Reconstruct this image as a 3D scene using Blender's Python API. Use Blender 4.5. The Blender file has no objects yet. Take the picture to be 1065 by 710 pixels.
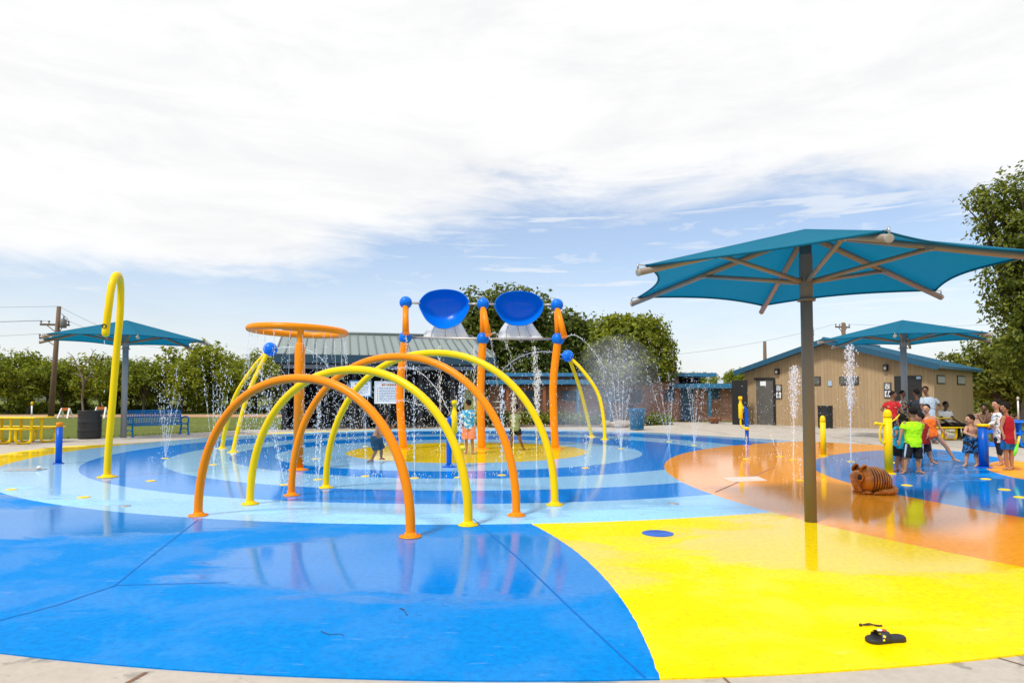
import bpy, math, random
from mathutils import Vector, Matrix, Euler, noise as mnoise
sc = bpy.context.scene
COL = sc.collection
PI = math.pi
# ------------------------------------------------------------------ camera model (metres, looking along +Y)
F, YH, EYE = 664.0, 413.0, 1.45
PIT = math.radians(2.485)
Y0 = YH - F*math.tan(PIT)
def ray(px, py):
    u = (px-532.5)/F; v = (Y0-py)/F
    return Vector((u, math.cos(PIT)-math.sin(PIT)*v, math.sin(PIT)+math.cos(PIT)*v))
CAMP = Vector((0, 0, EYE))
def at(px, py, z=0.0):                 # point of the horizontal plane z seen at a photo pixel
    d = ray(px, py); return CAMP + d*((z-EYE)/d.z)
def atY(px, py, Y):                    # point at distance Y
    d = ray(px, py); return CAMP + d*(Y/d.y)
def hit(px, py, p0, n):
    d = ray(px, py); return CAMP + d*((p0-CAMP).dot(n)/d.dot(n))
# ------------------------------------------------------------------ mesh builder
class MB:
    def __init__(s): s.v = []; s.f = []; s.sm = []; s.mi = []; s.m = 0
    def add(s, vs, fs, smooth=True):
        o = len(s.v); s.v += [Vector(v) for v in vs]
        for f in fs: s.f.append([i+o for i in f]); s.sm.append(smooth); s.mi.append(s.m)
        return s
    def box(s, c, size, rz=0, M=None):
        c = Vector(c); h = Vector(size)/2
        R = M if M is not None else Matrix.Rotation(rz, 3, 'Z')
        vs = [c + R @ Vector((x*h.x, y*h.y, z*h.z)) for x in (-1, 1) for y in (-1, 1) for z in (-1, 1)]
        return s.add(vs, [(0,1,3,2),(4,6,7,5),(0,4,5,1),(2,3,7,6),(0,2,6,4),(1,5,7,3)], False)
    def bar(s, a, b, w, h):            # square bar between two points
        a = Vector(a); b = Vector(b); d = (b-a); L = d.length
        q = d.to_track_quat('Y', 'Z').to_matrix()
        return s.box((a+b)/2, (w, L, h), M=q)
    def tube(s, pts, r, n=12, caps=True, closed=False):
        P = [Vector(p) for p in pts]; N = len(P)
        R = r if isinstance(r, (list, tuple)) else [r]*N
        T = []
        for i in range(N):
            a = P[(i-1) % N] if (closed or i > 0) else P[0]
            b = P[(i+1) % N] if (closed or i < N-1) else P[-1]
            t = (b-a); T.append(t.normalized() if t.length > 1e-9 else Vector((0,0,1)))
        x = T[0].orthogonal().normalized(); vs = []
        for i in range(N):
            x = (x - T[i]*x.dot(T[i])).normalized(); y = T[i].cross(x)
            for k in range(n):
                a = 2*PI*k/n; vs.append(P[i] + (x*math.cos(a)+y*math.sin(a))*R[i])
        fs = []
        for i in range(N if closed else N-1):
            j = (i+1) % N
            for k in range(n):
                k2 = (k+1) % n; fs.append((i*n+k, i*n+k2, j*n+k2, j*n+k))
        s.add(vs, fs)
        if caps and not closed:
            o = len(s.v)-len(vs)
            for idx in (list(range(n))[::-1], [(N-1)*n+k for k in range(n)]):
                s.f.append([o+i for i in idx]); s.sm.append(False); s.mi.append(s.m)
        return s
    def ell(s, c, r, M=None, n=14, m=9):
        c = Vector(c); r = Vector(r) if not isinstance(r, (int, float)) else Vector((r, r, r))
        vs = []; fs = []
        for i in range(1, m):
            t = PI*i/m
            for k in range(n):
                a = 2*PI*k/n
                v = Vector((r.x*math.sin(t)*math.cos(a), r.y*math.sin(t)*math.sin(a), r.z*math.cos(t)))
                vs.append(c + (M @ v if M is not None else v))
        top = Vector((0,0,r.z)); vs += [c + (M @ top if M is not None else top), c - (M @ top if M is not None else top)]
        for i in range(m-2):
            for k in range(n):
                k2 = (k+1) % n; fs.append((i*n+k, (i+1)*n+k, (i+1)*n+k2, i*n+k2))
        a = (m-1)*n
        for k in range(n):
            k2 = (k+1) % n; fs.append((a, k, k2)); fs.append((a+1, (m-2)*n+k2, (m-2)*n+k))
        return s.add(vs, fs)
    def cap(s, a, b, r0, r1, n=10):
        a = Vector(a); b = Vector(b); d = (b-a)
        if d.length < 1e-6: return s.ell(a, max(r0, r1), n=n, m=6)
        s.tube([a, b], [r0, r1], n); s.ell(a, r0, n=n, m=6); return s.ell(b, r1, n=n, m=6)
    def lathe(s, prof, base=(0,0,0), n=24, M=None):
        base = Vector(base); vs = []; fs = []
        for r, z in prof:
            for k in range(n):
                a = 2*PI*k/n; v = Vector((r*math.cos(a), r*math.sin(a), z))
                vs.append(base + (M @ v if M is not None else v))
        for i in range(len(prof)-1):
            for k in range(n):
                k2 = (k+1) % n; fs.append((i*n+k, i*n+k2, (i+1)*n+k2, (i+1)*n+k))
        fs.append(list(range(n))[::-1]); fs.append([(len(prof)-1)*n+k for k in range(n)])
        s.add(vs, fs)
        for q in (-1, -2): s.sm[q] = False
        return s
    def prism(s, poly, ext):
        ext = Vector(ext); P = [Vector(p) for p in poly]; n = len(P)
        return s.add(P+[p+ext for p in P], [list(range(n))[::-1], list(range(n, 2*n))] + [(i, (i+1) % n, (i+1) % n+n, i+n) for i in range(n)], False)
    def octa(s, c, r, st=1.0):
        c = Vector(c)
        return s.add([c+Vector(v) for v in ((r,0,0),(0,r,0),(-r,0,0),(0,-r,0),(0,0,r*st),(0,0,-r*st))],
                     [(0,1,4),(1,2,4),(2,3,4),(3,0,4),(1,0,5),(2,1,5),(3,2,5),(0,3,5)])
    def build(s, name, mat, parent=None, base=None, bev=0, **kw):
        org = Vector(base) if base is not None else (Vector(parent['org']) if parent is not None else Vector((0,0,0)))
        me = bpy.data.meshes.new(name)
        me.from_pydata([v-org for v in s.v], [], s.f)
        me.polygons.foreach_set('use_smooth', s.sm)
        for m in (mat if isinstance(mat, (list, tuple)) else [mat]): me.materials.append(m)
        if isinstance(mat, (list, tuple)): me.polygons.foreach_set('material_index', s.mi)
        me.update()
        return link(name, me, parent, org, bev, **kw)
def link(name, me, parent, org, bev=0, **kw):
    o = bpy.data.objects.new(name, me); COL.objects.link(o)
    o['org'] = list(org)
    if parent is not None: o.parent = parent
    else: o.location = org
    if bev:
        b = o.modifiers.new('bevel', 'BEVEL'); b.width = bev; b.segments = 2; b.limit_method = 'ANGLE'
    for k, v in kw.items(): o[k] = v
    return o
def thing(name, label, cat, base, group=None):
    o = bpy.data.objects.new(name, None); COL.objects.link(o)
    o.location = base; o['org'] = list(base); o.empty_display_size = .1
    o['label'] = label; o['category'] = cat
    if group: o['group'] = group
    return o
def tag(o, label, cat, group=None):
    o['label'] = label; o['category'] = cat
    if group: o['group'] = group
    return o
def copy_tree(o, loc=None, rz=None, scale=None, label=None, parent=None):
    c = o.copy(); COL.objects.link(c)
    if parent is not None: c.parent = parent
    if loc is not None: c.location = loc
    if rz is not None: c.rotation_euler = (0, 0, rz)
    if scale is not None: c.scale = scale if not isinstance(scale, (int, float)) else (scale,)*3
    if label: c['label'] = label
    for ch in list(o.children): copy_tree(ch, parent=c)
    return c
ORD = ['first','second','third','fourth','fifth','sixth','seventh','eighth','ninth','tenth','eleventh','twelfth','thirteenth','fourteenth','fifteenth','sixteenth','seventeenth','eighteenth','nineteenth','twentieth',
       'twenty-first','twenty-second','twenty-third','twenty-fourth','twenty-fifth','twenty-sixth','twenty-seventh','twenty-eighth','twenty-ninth','thirtieth']
def smooth_path(P, k=8, closed=False):
    P = [Vector(p) for p in P]; n = len(P); out = []
    for i in range(n if closed else n-1):
        g = (lambda j: P[j % n]) if closed else (lambda j: P[max(0, min(n-1, j))])
        a, b, c, d = g(i-1), g(i), g(i+1), g(i+2)
        for q in range(k):
            t = q/k
            out.append(.5*((2*b)+(c-a)*t+(2*a-5*b+4*c-d)*t*t+(3*b-a-3*c+d)*t**3))
    if not closed: out.append(P[-1])
    return out
# ------------------------------------------------------------------ materials
class NT:
    def __init__(s, name):
        s.mat = bpy.data.materials.new(name); s.mat.use_nodes = True; s.t = s.mat.node_tree; s.t.nodes.clear()
        s.out = s.n('ShaderNodeOutputMaterial')
    def n(s, ty, **kw):
        o = s.t.nodes.new(ty)
        for k, v in kw.items(): setattr(o, k, v)
        return o
    def l(s, a, b): s.t.links.new(a, b)
    def set(s, sock, v):
        if hasattr(v, 'is_output'): s.l(v, sock)
        else:
            if hasattr(sock.default_value, '__len__') and len(sock.default_value) == 4 and len(v) == 3: v = (*v, 1)
            sock.default_value = v
    def math(s, op, a, b=0.0, c=0.0, clamp=False):
        o = s.n('ShaderNodeMath', operation=op, use_clamp=clamp)
        s.set(o.inputs[0], a); s.set(o.inputs[1], b); s.set(o.inputs[2], c); return o.outputs[0]
    def mix(s, f, a, b):
        o = s.n('ShaderNodeMix', data_type='RGBA'); s.set(o.inputs[0], f); s.set(o.inputs[6], a); s.set(o.inputs[7], b); return o.outputs[2]
    def mul(s, a, b):
        o = s.n('ShaderNodeMix', data_type='RGBA', blend_type='MULTIPLY'); o.inputs[0].default_value = 1; s.set(o.inputs[6], a); s.set(o.inputs[7], b); return o.outputs[2]
    def noise(s, vec, scale, detail=4, rough=.55, dist=0):
        o = s.n('ShaderNodeTexNoise'); s.l(vec, o.inputs['Vector']); o.inputs['Scale'].default_value = scale
        o.inputs['Detail'].default_value = detail; o.inputs['Roughness'].default_value = rough; o.inputs['Distortion'].default_value = dist
        return o.outputs[0]
    def step(s, v, lo, hi, a=0.0, b=1.0):
        o = s.n('ShaderNodeMapRange', interpolation_type='SMOOTHSTEP'); s.set(o.inputs[0], v)
        for i, q in enumerate((lo, hi, a, b)): o.inputs[i+1].default_value = q
        return o.outputs[0]
    def pos(s): return s.n('ShaderNodeNewGeometry').outputs['Position']
    def obj(s): return s.n('ShaderNodeTexCoord').outputs['Object']
    def mapv(s, v, sc): 
        o = s.n('ShaderNodeMapping'); s.l(v, o.inputs[0]); o.inputs['Scale'].default_value = sc; return o.outputs[0]
    def bump(s, h, st, dist=.01):
        o = s.n('ShaderNodeBump'); s.l(h, o.inputs['Height']); o.inputs['Strength'].default_value = st; o.inputs['Distance'].default_value = dist; return o.outputs[0]
    def bsdf(s, col, rough, normal=None, metal=0, spec=.5, **kw):
        b = s.n('ShaderNodeBsdfPrincipled'); s.set(b.inputs['Base Color'], col); s.set(b.inputs['Roughness'], rough)
        b.inputs['Metallic'].default_value = metal; b.inputs['Specular IOR Level'].default_value = spec
        if normal is not None: s.l(normal, b.inputs['Normal'])
        for k, v in kw.items(): s.set(b.inputs[k.replace('_', ' ')], v)
        return b.outputs[0]
    def done(s, sh, disp=None): s.l(sh, s.out.inputs[0]); return s.mat
def sh(c, f): return tuple(min(1, x*f) for x in c[:3])
def M(name, col, rough=.5, var=.18, vs=6, bump=0, bs=40, metal=0, spec=.5, **kw):
    t = NT(name); p = t.obj()
    n1 = t.noise(p, vs, 5); n2 = t.noise(p, vs*7, 3)
    c = t.mix(n1, sh(col, 1-var), sh(col, 1+var)); c = t.mix(t.math('MULTIPLY', n2, .35), c, sh(col, 1-var*1.3))
    r = t.math('ADD', rough-.08, t.math('MULTIPLY', n1, .16))
    nb = t.bump(t.noise(p, bs, 3), bump) if bump else None
    return t.done(t.bsdf(c, r, nb, metal, spec, **kw))
def paint(name, col, rough=.32):       # painted or powder coated metal with water spots and dulled patches
    t = NT(name); p = t.obj()
    n1 = t.noise(p, 2.5, 5); n2 = t.noise(p, 60, 2)
    c = t.mix(n1, sh(col, .9), sh(col, 1.08))
    c = t.mix(t.step(n2, .68, .76, 0, .07), c, (.8, .8, .78))
    r = t.math('ADD', rough-.1, t.math('MULTIPLY', n1, .2))
    return t.done(t.bsdf(c, r, t.bump(t.noise(p, 90, 2), .03), spec=.2))
ORANGE = (.88, .25, .0); YELLOW = (.86, .58, .0); BLUE = (.001, .15, .70)
m_orange = paint('orange_paint', ORANGE); m_yellow = paint('yellow_paint', YELLOW); m_blue = paint('blue_paint', BLUE, .28)
m_dkblue = paint('dark_blue_paint', (.001, .09, .5))
m_steel = M('galvanised_steel', (.42, .42, .42), .42, .12, 8, metal=.7)
m_post = M('weathered_brown_paint', (.19, .16, .14), .45, .12, 5, .05, spec=.25)
m_armpaint = M('tan_steel_tube', (.27, .21, .155), .4, .15, 5, .05)
m_greypole = M('grey_pole_paint', (.25, .28, .31), .45, .12, 5)
m_black = M('black_plastic', (.012, .014, .018), .45, .3, 5, .1)
m_white = M('white_paint', (.78, .8, .82), .45, .06)
m_wood = M('weathered_wood', (.16, .105, .07), .85, .35, 3, .3, 20)
m_rock = M('tan_rock', (.36, .29, .21), .9, .3, 4, .6, 12)
m_clay = M('clay', (.28, .11, .05), .6, .3, 6, .2)
m_rubber = M('black_rubber', (.02, .02, .024), .6, .3, 30, .2, 200)
m_wire = M('black_wire', (.05, .05, .055), .6)

def m_fabric():
    t = NT('shade_cloth'); p = t.obj()
    n = t.noise(p, 1.3, 4); c = t.mix(n, (.002, .14, .26), (.003, .185, .32))
    w = t.n('ShaderNodeTexWave'); w.inputs['Scale'].default_value = 9; t.l(p, w.inputs[0])
    b = t.bsdf(c, .8, t.bump(t.noise(p, 6, 4), .25, .04), spec=.2)
    tr = t.n('ShaderNodeBsdfTranslucent'); t.set(tr.inputs[0], (.002, .19, .37))
    mx = t.n('ShaderNodeMixShader'); mx.inputs[0].default_value = .38; t.l(b, mx.inputs[1]); t.l(tr.outputs[0], mx.inputs[2])
    return t.done(mx.outputs[0])
m_cloth = m_fabric()
def m_waterf(name='spray_water', a=.55):
    t = NT(name)
    b = t.bsdf((.93, .96, .98), .12, spec=.6)
    tr = t.n('ShaderNodeBsdfTransparent'); tl = t.n('ShaderNodeBsdfTranslucent'); t.set(tl.inputs[0], (.95, .97, 1))
    m1 = t.n('ShaderNodeMixShader'); m1.inputs[0].default_value = .45; t.l(b, m1.inputs[1]); t.l(tl.outputs[0], m1.inputs[2])
    mx = t.n('ShaderNodeMixShader'); mx.inputs[0].default_value = a; t.l(tr.outputs[0], mx.inputs[1]); t.l(m1.outputs[0], mx.inputs[2])
    return t.done(mx.outputs[0])
m_water = m_waterf('spray_water', .42); m_drop = m_waterf('spray_drops', .55)

# --- splash pad coating: coloured circles painted on concrete, partly under a film of water
PZ = .008
CA = [(-.84, 18.35, 11.03), (-.91, 18.09, 9.37), (-.83, 17.68, 7.72), (-.93, 17.72, 6.29), (-1.33, 17.31, 4.75), (-1.18, 17.31, 3.2)]
CG = [(13.88, 10.95, 10.98), (13.61, 10.43, 7.93), (13.7, 10.6, 4.75)]
def circ3(a, b, c):
    (x1, y1), (x2, y2), (x3, y3) = [(p.x, p.y) for p in (a, b, c)]
    d = 2*(x1*(y2-y3)+x2*(y3-y1)+x3*(y1-y2))
    ux = ((x1*x1+y1*y1)*(y2-y3)+(x2*x2+y2*y2)*(y3-y1)+(x3*x3+y3*y3)*(y1-y2))/d
    uy = ((x1*x1+y1*y1)*(x3-x2)+(x2*x2+y2*y2)*(x1-x3)+(x3*x3+y3*y3)*(x2-x1))/d
    return ux, uy, math.hypot(x1-ux, y1-uy)
CQ = circ3(at(553, 545.5), at(630, 603), at(686, 706))
def m_padf():
    t = NT('pad_coating'); P = t.pos()
    sep = t.n('ShaderNodeSeparateXYZ'); t.l(P, sep.inputs[0])
    flat = t.n('ShaderNodeCombineXYZ'); t.l(sep.outputs[0], flat.inputs[0]); t.l(sep.outputs[1], flat.inputs[1]); V = flat.outputs[0]
    fuzz = t.math('MULTIPLY', t.math('SUBTRACT', t.noise(V, 9, 4), .5), .03)
    def dist(cx, cy, sx=1, sy=1):
        s_ = t.n('ShaderNodeVectorMath', operation='SUBTRACT'); t.l(V, s_.inputs[0]); s_.inputs[1].default_value = (cx, cy, 0)
        m_ = t.n('ShaderNodeVectorMath', operation='MULTIPLY'); t.l(s_.outputs[0], m_.inputs[0]); m_.inputs[1].default_value = (1/sx, 1/sy, 0)
        L = t.n('ShaderNodeVectorMath', operation='LENGTH'); t.l(m_.outputs[0], L.inputs[0]); return L.outputs['Value']
    def inside(c): return t.math('LESS_THAN', t.math('ADD', dist(c[0], c[1]), fuzz), c[2])
    yel = (.90, .635, .0); blu = (.0, .205, .62); lig = (.29, .58, .90); ora = (.95, .36, .03); deep = (.0, .235, .80)
    c = t.mix(inside(CQ), yel, blu)
    for cc, k in zip(CA, (lig, deep, lig, deep, lig, yel)): c = t.mix(inside(cc), c, k)
    for cc, k in zip(CG, (ora, blu, ora)): c = t.mix(inside(cc), c, k)
    # worn, grainy coating; pale streaks put a damp sheen into the colour
    g = t.noise(V, 20, 5, .75); big = t.noise(V, .7, 6, .6); sheen_streak = t.noise(t.mapv(V, (.6, 2.2, 1)), 6, 5, .65)
    c = t.mul(c, t.mix(t.step(g, .3, .7), (.82, .83, .84), (1.15, 1.14, 1.12)))
    c = t.mul(c, t.mix(big, (.84, .85, .86), (1.13, 1.12, 1.11)))
    c = t.mix(t.step(sheen_streak, .60, .80, 0, .16), c, (.75, .78, .8))
    speck = t.noise(V, 55, 2); c = t.mix(t.step(speck, .76, .79, 0, .5), c, (.10, .08, .06))
    # film of water
    wob = t.math('MULTIPLY', t.math('SUBTRACT', t.noise(t.mapv(V, (.7, 1.7, 1)), .95, 9, .70, .8), .5), 1.45)
    w = None
    for (cx, cy, sx, sy) in ((-1, 18, 12.5, 10.2), (-.75, 5.72, 2.1, 1.2), (8.8, 8.4, 6.6, 3.1), (-5.3, 7.6, 2.6, 1.1), (3.6, 6.3, 2.2, 1.1)):
        e = t.math('SUBTRACT', 1.0, dist(cx, cy, sx, sy)); e = t.math('MULTIPLY', e, min(sx, sy)**.5)
        w = e if w is None else t.math('MAXIMUM', w, e)
    w = t.step(t.math('ADD', w, wob), -.07, .20)
    damp = t.step(t.math('ADD', t.noise(V, 1.4, 5, .6, .4), 0), .42, .6)
    r = t.math('ADD', t.math('MULTIPLY', w, -.42), .50); r = t.math('ADD', r, t.math('MULTIPLY', damp, t.math('MULTIPLY', t.math('SUBTRACT', 1.0, w), -.18)))
    r = t.math('MAXIMUM', r, .02)
    c = t.mix(w, c, t.mul(c, (.92, .92, .94)))
    dry = t.math('SUBTRACT', 1.0, w); sp_ = .1
    h = t.math('ADD', t.math('MULTIPLY', t.noise(V, 60, 3, .7), t.math('ADD', t.math('MULTIPLY', dry, .9), .02)),
               t.math('MULTIPLY', t.noise(t.mapv(V, (.7, 2.3, 1)), 4.5, 4), .20))
    B_ = t.bsdf(c, r, t.bump(h, .35, .006), spec=.2); t.l(t.math('ADD', t.math('ADD', .02, t.math('MULTIPLY', damp, .04)), t.math('MULTIPLY', w, .13)), B_.node.inputs['Specular IOR Level']); return t.done(B_)
m_pad = m_padf()
def m_concretef():
    t = NT('concrete_paving'); p = t.pos()
    n1 = t.noise(p, .8, 6, .65); n2 = t.noise(p, 14, 5, .7); n3 = t.noise(t.mapv(p, (1, 1.6, 1)), 2.2, 6, .7, .5)
    c = t.mix(n1, (.37, .325, .275), (.52, .475, .42)); c = t.mix(t.step(n2, .35, .75, 0, .35), c, (.28, .24, .20))
    st = t.step(n3, .57, .64); c = t.mix(t.math('MULTIPLY', st, .65), c, (.17, .15, .125))
    r = t.math('SUBTRACT', .78, t.math('MULTIPLY', st, .45))
    return t.done(t.bsdf(c, r, t.bump(n2, .4, .006), spec=.4))
m_conc = m_concretef()
def m_grassf():
    t = NT('lawn'); p = t.pos()
    n1 = t.noise(p, .25, 5, .6); n2 = t.noise(p, 9, 5, .8)
    c = t.mix(n1, (.10,.135,.014), (.21,.225,.04)); c = t.mix(t.step(n2, .3, .75, 0, .8), c, (.035, .06, .008))
    c = t.mix(t.step(t.noise(p, .11, 4), .6, .75, 0, .7), c, (.22, .18, .08))
    return t.done(t.bsdf(c, .9, t.bump(n2, 1.0, .05), spec=.2))
m_grass = m_grassf()
m_dirt = M('red_dirt', (.44, .24, .15), .95, .25, 1.2, .4, 8)
# ------------------------------------------------------------------ ground
g = MB(); g.add([(-2500,-200,-.05),(2500,-200,-.05),(2500,4000,-.05),(-2500,4000,-.05)], [(0,1,2,3)], False)
g.build('ground', m_grass, kind='structure')
def sheet(name, pts, z, mat):
    b = MB(); b.add([(p[0], p[1], z) for p in pts], [list(range(len(pts)))], False)
    o = b.build(name, mat, kind='structure')
    return o
a_ = lambda *l: [at(*q) for q in l]
deck = a_((-240,462),(0,457.5),(60,456.5),(120,454.3),(180,450.8),(240,448),(262,446.6),(300,446.4),(425,446.2),(560,443.6),(625,443.8),(655,443.4),(694,441.6),(690,438.7),(770,439))
deck += [Vector((13, 36, 0)), Vector((20, 34, 0)), Vector((22, 27.5, 0))] + a_((985,449),(1020,456),(1065,466))
deck += [Vector((24, 12.5, 0)), Vector((24, -8, 0)), Vector((-22, -8, 0)), Vector((-22, 14, 0))]
b = MB(); P = [(p.x, p.y, -.12) for p in deck]; b.prism(P, (0, 0, .12)); b.build('paving', m_conc, kind='structure')
_c = circ3(at(0,679.5), at(470,708.3), at(1065,681)); padpts = []
for k in range(31):
    x_ = -3.6+7.2*k/30; padpts.append(Vector((x_, _c[1]-math.sqrt(_c[2]**2-(x_-_c[0])**2), 0)))
padpts += [Vector((x_, 15.8-math.sqrt(12.5**2-(x_+.29)**2), 0)) for x_ in (4.5,5.5,6.5,7.5,8.5,9.5,10.4,11.2)] + [Vector((12.0,12.5,0))]
padpts += [at(*q) for q in ((1062,480),(1040,476),(1000,470),(960,466.3),(900,462),(840,459.2),(790,456.2),(735,453),(690,450.3),(640,448.6),(560,447),(480,446.3),(380,447.2),(300,449.5),(250,452.3),(200,456.5),(150,460),(110,462.2),(60,464.6),(20,469.5),(0,472.5))]
padpts += [Vector((-12.6,13.4,0)), Vector((-12.3,12,0))] + [Vector((x_, 15.8-math.sqrt(12.5**2-(x_+.29)**2), 0)) for x_ in (-11.6,-10.8,-9.9,-8.9,-7.9,-6.9,-5.9,-4.9)]
pp = smooth_path(padpts, 6, True)
b = MB(); b.prism([(p.x, p.y, -.1) for p in pp], (0, 0, .1+PZ)); b.build('splash_pad_floor', m_pad, kind='structure')
# joints cut in the paving and the pad
def strip(name, pts, w, z, mat):
    b = MB(); P = [Vector((p[0], p[1], z)) for p in pts]
    for i in range(len(P)-1):
        d = (P[i+1]-P[i]).normalized(); n = Vector((-d.y, d.x, 0))*w/2
        b.add([P[i]-n, P[i+1]-n, P[i+1]+n, P[i]+n], [(0,1,2,3)], False)
    return b.build(name, mat, kind='structure')
m_groove = M('groove', (.001, .13, .50), .5, .2, spec=.1); m_crack = M('joint_filler', (.20, .11, .06), .9, .4, 20); m_groove2 = M('orange_groove', (.42, .13, .03), .4, .3)
strip('pad_joint', a_((206,541),(160,577),(119,610),(60,630),(-40,657)), .011, PZ+.003, m_groove)
strip('pad_joint', a_((121,609.5),(180,608),(236,606.5)), .009, PZ+.003, m_groove)
strip('pad_joint', a_((492,540),(540,582),(600,640),(671,706)), .012, PZ+.003, m_groove)
strip('pad_joint', a_((744,512),(775,498.5),(806,486)), .03, PZ+.003, m_groove2)
strip('paving_joint', a_((152,699),(120,717)), .025, .003, m_crack)
strip('paving_joint', a_((752,704),(765,716)), .015, .003, m_crack)
strip('paving_joint', a_((1035,683),(1066,692)), .012, .003, m_crack)
for q in (((700,441),(760,452)), ((800,441.5),(905,461.5)), ((560,444),(566,446.8)), ((0,461),(70,459.5),(140,456.5)), ((640,445.5),(760,447),(900,453),(1000,465))):
    strip('paving_joint', a_(*q), .03, .003, m_crack)
# dirt road, verge and banks beyond the lawn
sheet('road', [Vector((-90,46,0)),Vector((-9,49,0)),Vector((-9,56,0)),Vector((-90,53,0))], -.04, m_dirt)
sheet('dirt_bank', [Vector((20,34,0)),Vector((60,30,0)),Vector((80,62,0)),Vector((24,62,0))], -.04, m_dirt)
sheet('planting_bed', a_((505,442.5),(600,442.5),(655,443),(700,441),(690,438.7),(505,438)), -.03, M('bed_soil', (.20, .13, .085), .95, .35, 3, .5, 20))
# distant rise closing the horizon under the tree line
b = MB(); R0 = 320; vs = []
for k in range(121):
    a = PI*(k/120); h = 5.5+3*mnoise.noise(Vector((k*.13, 2, 1)))
    vs += [(R0*math.cos(a), R0*math.sin(a), -.2), (R0*1.1*math.cos(a), R0*1.1*math.sin(a), h), (R0*1.6*math.cos(a), R0*1.6*math.sin(a), -1)]
fs = []
for k in range(120):
    for j in range(2): fs.append((k*3+j, k*3+3+j, k*3+4+j, k*3+1+j))
b.add(vs, fs); b.build('hills', M('distant_scrub', (.06, .075, .03), .95, .4, .05), kind='structure')
# ================================================================== SPRAY EQUIPMENT
def S(py): return (py-YH)/EYE           # photo pixels per metre for something standing at ground row py
def flange(b, p, r): b.lathe([(r, 0), (r, .012), (r*.55, .02), (r*.5, .05)], (p.x, p.y, PZ), 24)
def bolts(mb, p, r, n=6):
    for k in range(n): mb.lathe([(.011, 0), (.011, .014)], (p.x+r*math.cos(2*PI*k/n+.3), p.y+r*math.sin(2*PI*k/n+.3), PZ+.012), 6)
def arch(fa, fb, top, mat, r, label):
    A, B = at(*fa, PZ), at(*fb, PZ); c = (A+B)/2; t = thing('spray_arch', label, 'water arch', c, 'spray arches of the walk-through tunnel')
    pk = atY(top[0], top[1], c.y).z; hw = (B-A)/2
    pts = [A + Vector((0,0,.0))]
    N = 44
    for i in range(N+1):
        a = PI*i/N; ca, sa = math.cos(a), math.sin(a)
        ex = .94
        pts.append(c - hw*(math.copysign(abs(ca)**ex, ca)) + Vector((0, 0, .05+(pk-.05)*abs(sa)**ex)))
    pts.append(B)
    b = MB(); b.tube(pts, r, 18); b.build('tube', mat, t)
    for p in (A, B):
        b = MB(); flange(b, p, r*2.3); bolts(b, p, r*1.8); b.build('foot_flange', mat, t)
    for i in range(4, N-3, 4):
        q = pts[i]; d = (Vector((c.x, c.y, pk*.3))-q).normalized(); b = MB(); b.cap(q+d*(r-.004), q+d*(r+.010), .010, .007, 8); b.build('nozzle', m_steel, t)
arch((206,536), (427,558), (311,394), m_orange, .050, 'orange spray arch standing nearest, lowest of the four tunnel arches')
arch((260,524), (487,546), (374,385), m_yellow, .050, 'yellow spray arch just behind the lowest orange arch')
arch((303,515), (537,536), (424,371.5), m_orange, .050, 'orange spray arch between the two yellow tunnel arches')
arch((339,507), (577,525), (458,367.5), m_yellow, .050, 'yellow spray arch at the far end of the tunnel, tallest of the four')

# tall yellow cane with a hooked top
B = at(111.5, 496, PZ); t = thing('spray_cane', 'tall yellow hooked cane dripping from its nozzle beside the blue bollard', 'spray cane', B)
def rel(px, py, Y): return atY(px, py, Y)
Yb = B.y
pts = [B, rel(112.6,470,Yb), rel(116.8,420,Yb), rel(121.2,365,Yb), rel(124.2,335,Yb), rel(125.4,312,Yb-.02), rel(125.4,297,Yb-.12), rel(124,288,Yb-.3), rel(121,286,Yb-.5), rel(117.8,291.5,Yb-.64), rel(115.2,303,Yb-.72), rel(112.9,320,Yb-.76), rel(110.6,338,Yb-.76), rel(109.9,347,Yb-.76)]
pth = smooth_path(pts, 6)
b = MB(); b.tube(pth, .059, 20); b.build('tube', m_yellow, t)
b = MB(); flange(b, B, .17); bolts(b, B, .13, 8); b.build('foot_flange', m_yellow, t)
e = pth[-1]; d = (pth[-1]-pth[-4]).normalized(); fc = Vector((.05, -1, -.1)).normalized()
b = MB(); b.ell(e, (.059,.059,.055)); b.build('end_cap', m_yellow, t)
b = MB(); q = e - d*.13 + fc*.05; Rm = fc.to_track_quat('Z', 'Y').to_matrix(); b.lathe([(.038, -.02), (.042, .012), (.03, .018), (.026, .004)], q, 20, Rm); b.build('nozzle', m_black, t)

# ring sprayer
B = at(310, 488.5, PZ); t = thing('ring_sprayer', 'orange overhead ring sprayer on a thick post behind the arches', 'ring sprayer', B)
zr = atY(310, 344, B.y+.85).z; Rr = .98*(B.y+.85)/B.y*.93
cen = Vector((atY(310,344,B.y+.85).x, B.y+.85, zr))
b = MB(); b.tube([cen+Vector((Rr*math.cos(2*PI*k/64), Rr*math.sin(2*PI*k/64), .03*math.cos(2*PI*k/64)*-1)) for k in range(64)], .072, 16, closed=True); b.build('ring', m_orange, t)
zt = atY(309, 357, B.y).z
b = MB(); b.lathe([(.098, 0), (.098, zt-.1), (.075, zt-.02), (.068, zt)], B, 24); b.build('post', m_orange, t)
top = Vector((cen.x, cen.y-Rr+.03, zr-.02))
b = MB(); b.tube(smooth_path([B+Vector((0,0,zt-.03)), B+Vector((0,0,zt+.12)), Vector((B.x, (B.y+top.y)/2, zr-.06)), top], 8), .062, 16); b.build('neck', m_orange, t)
b = MB(); flange(b, B, .2); bolts(b, B, .16, 8); b.build('foot_flange', m_orange, t)
RING = (cen, Rr)

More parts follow.
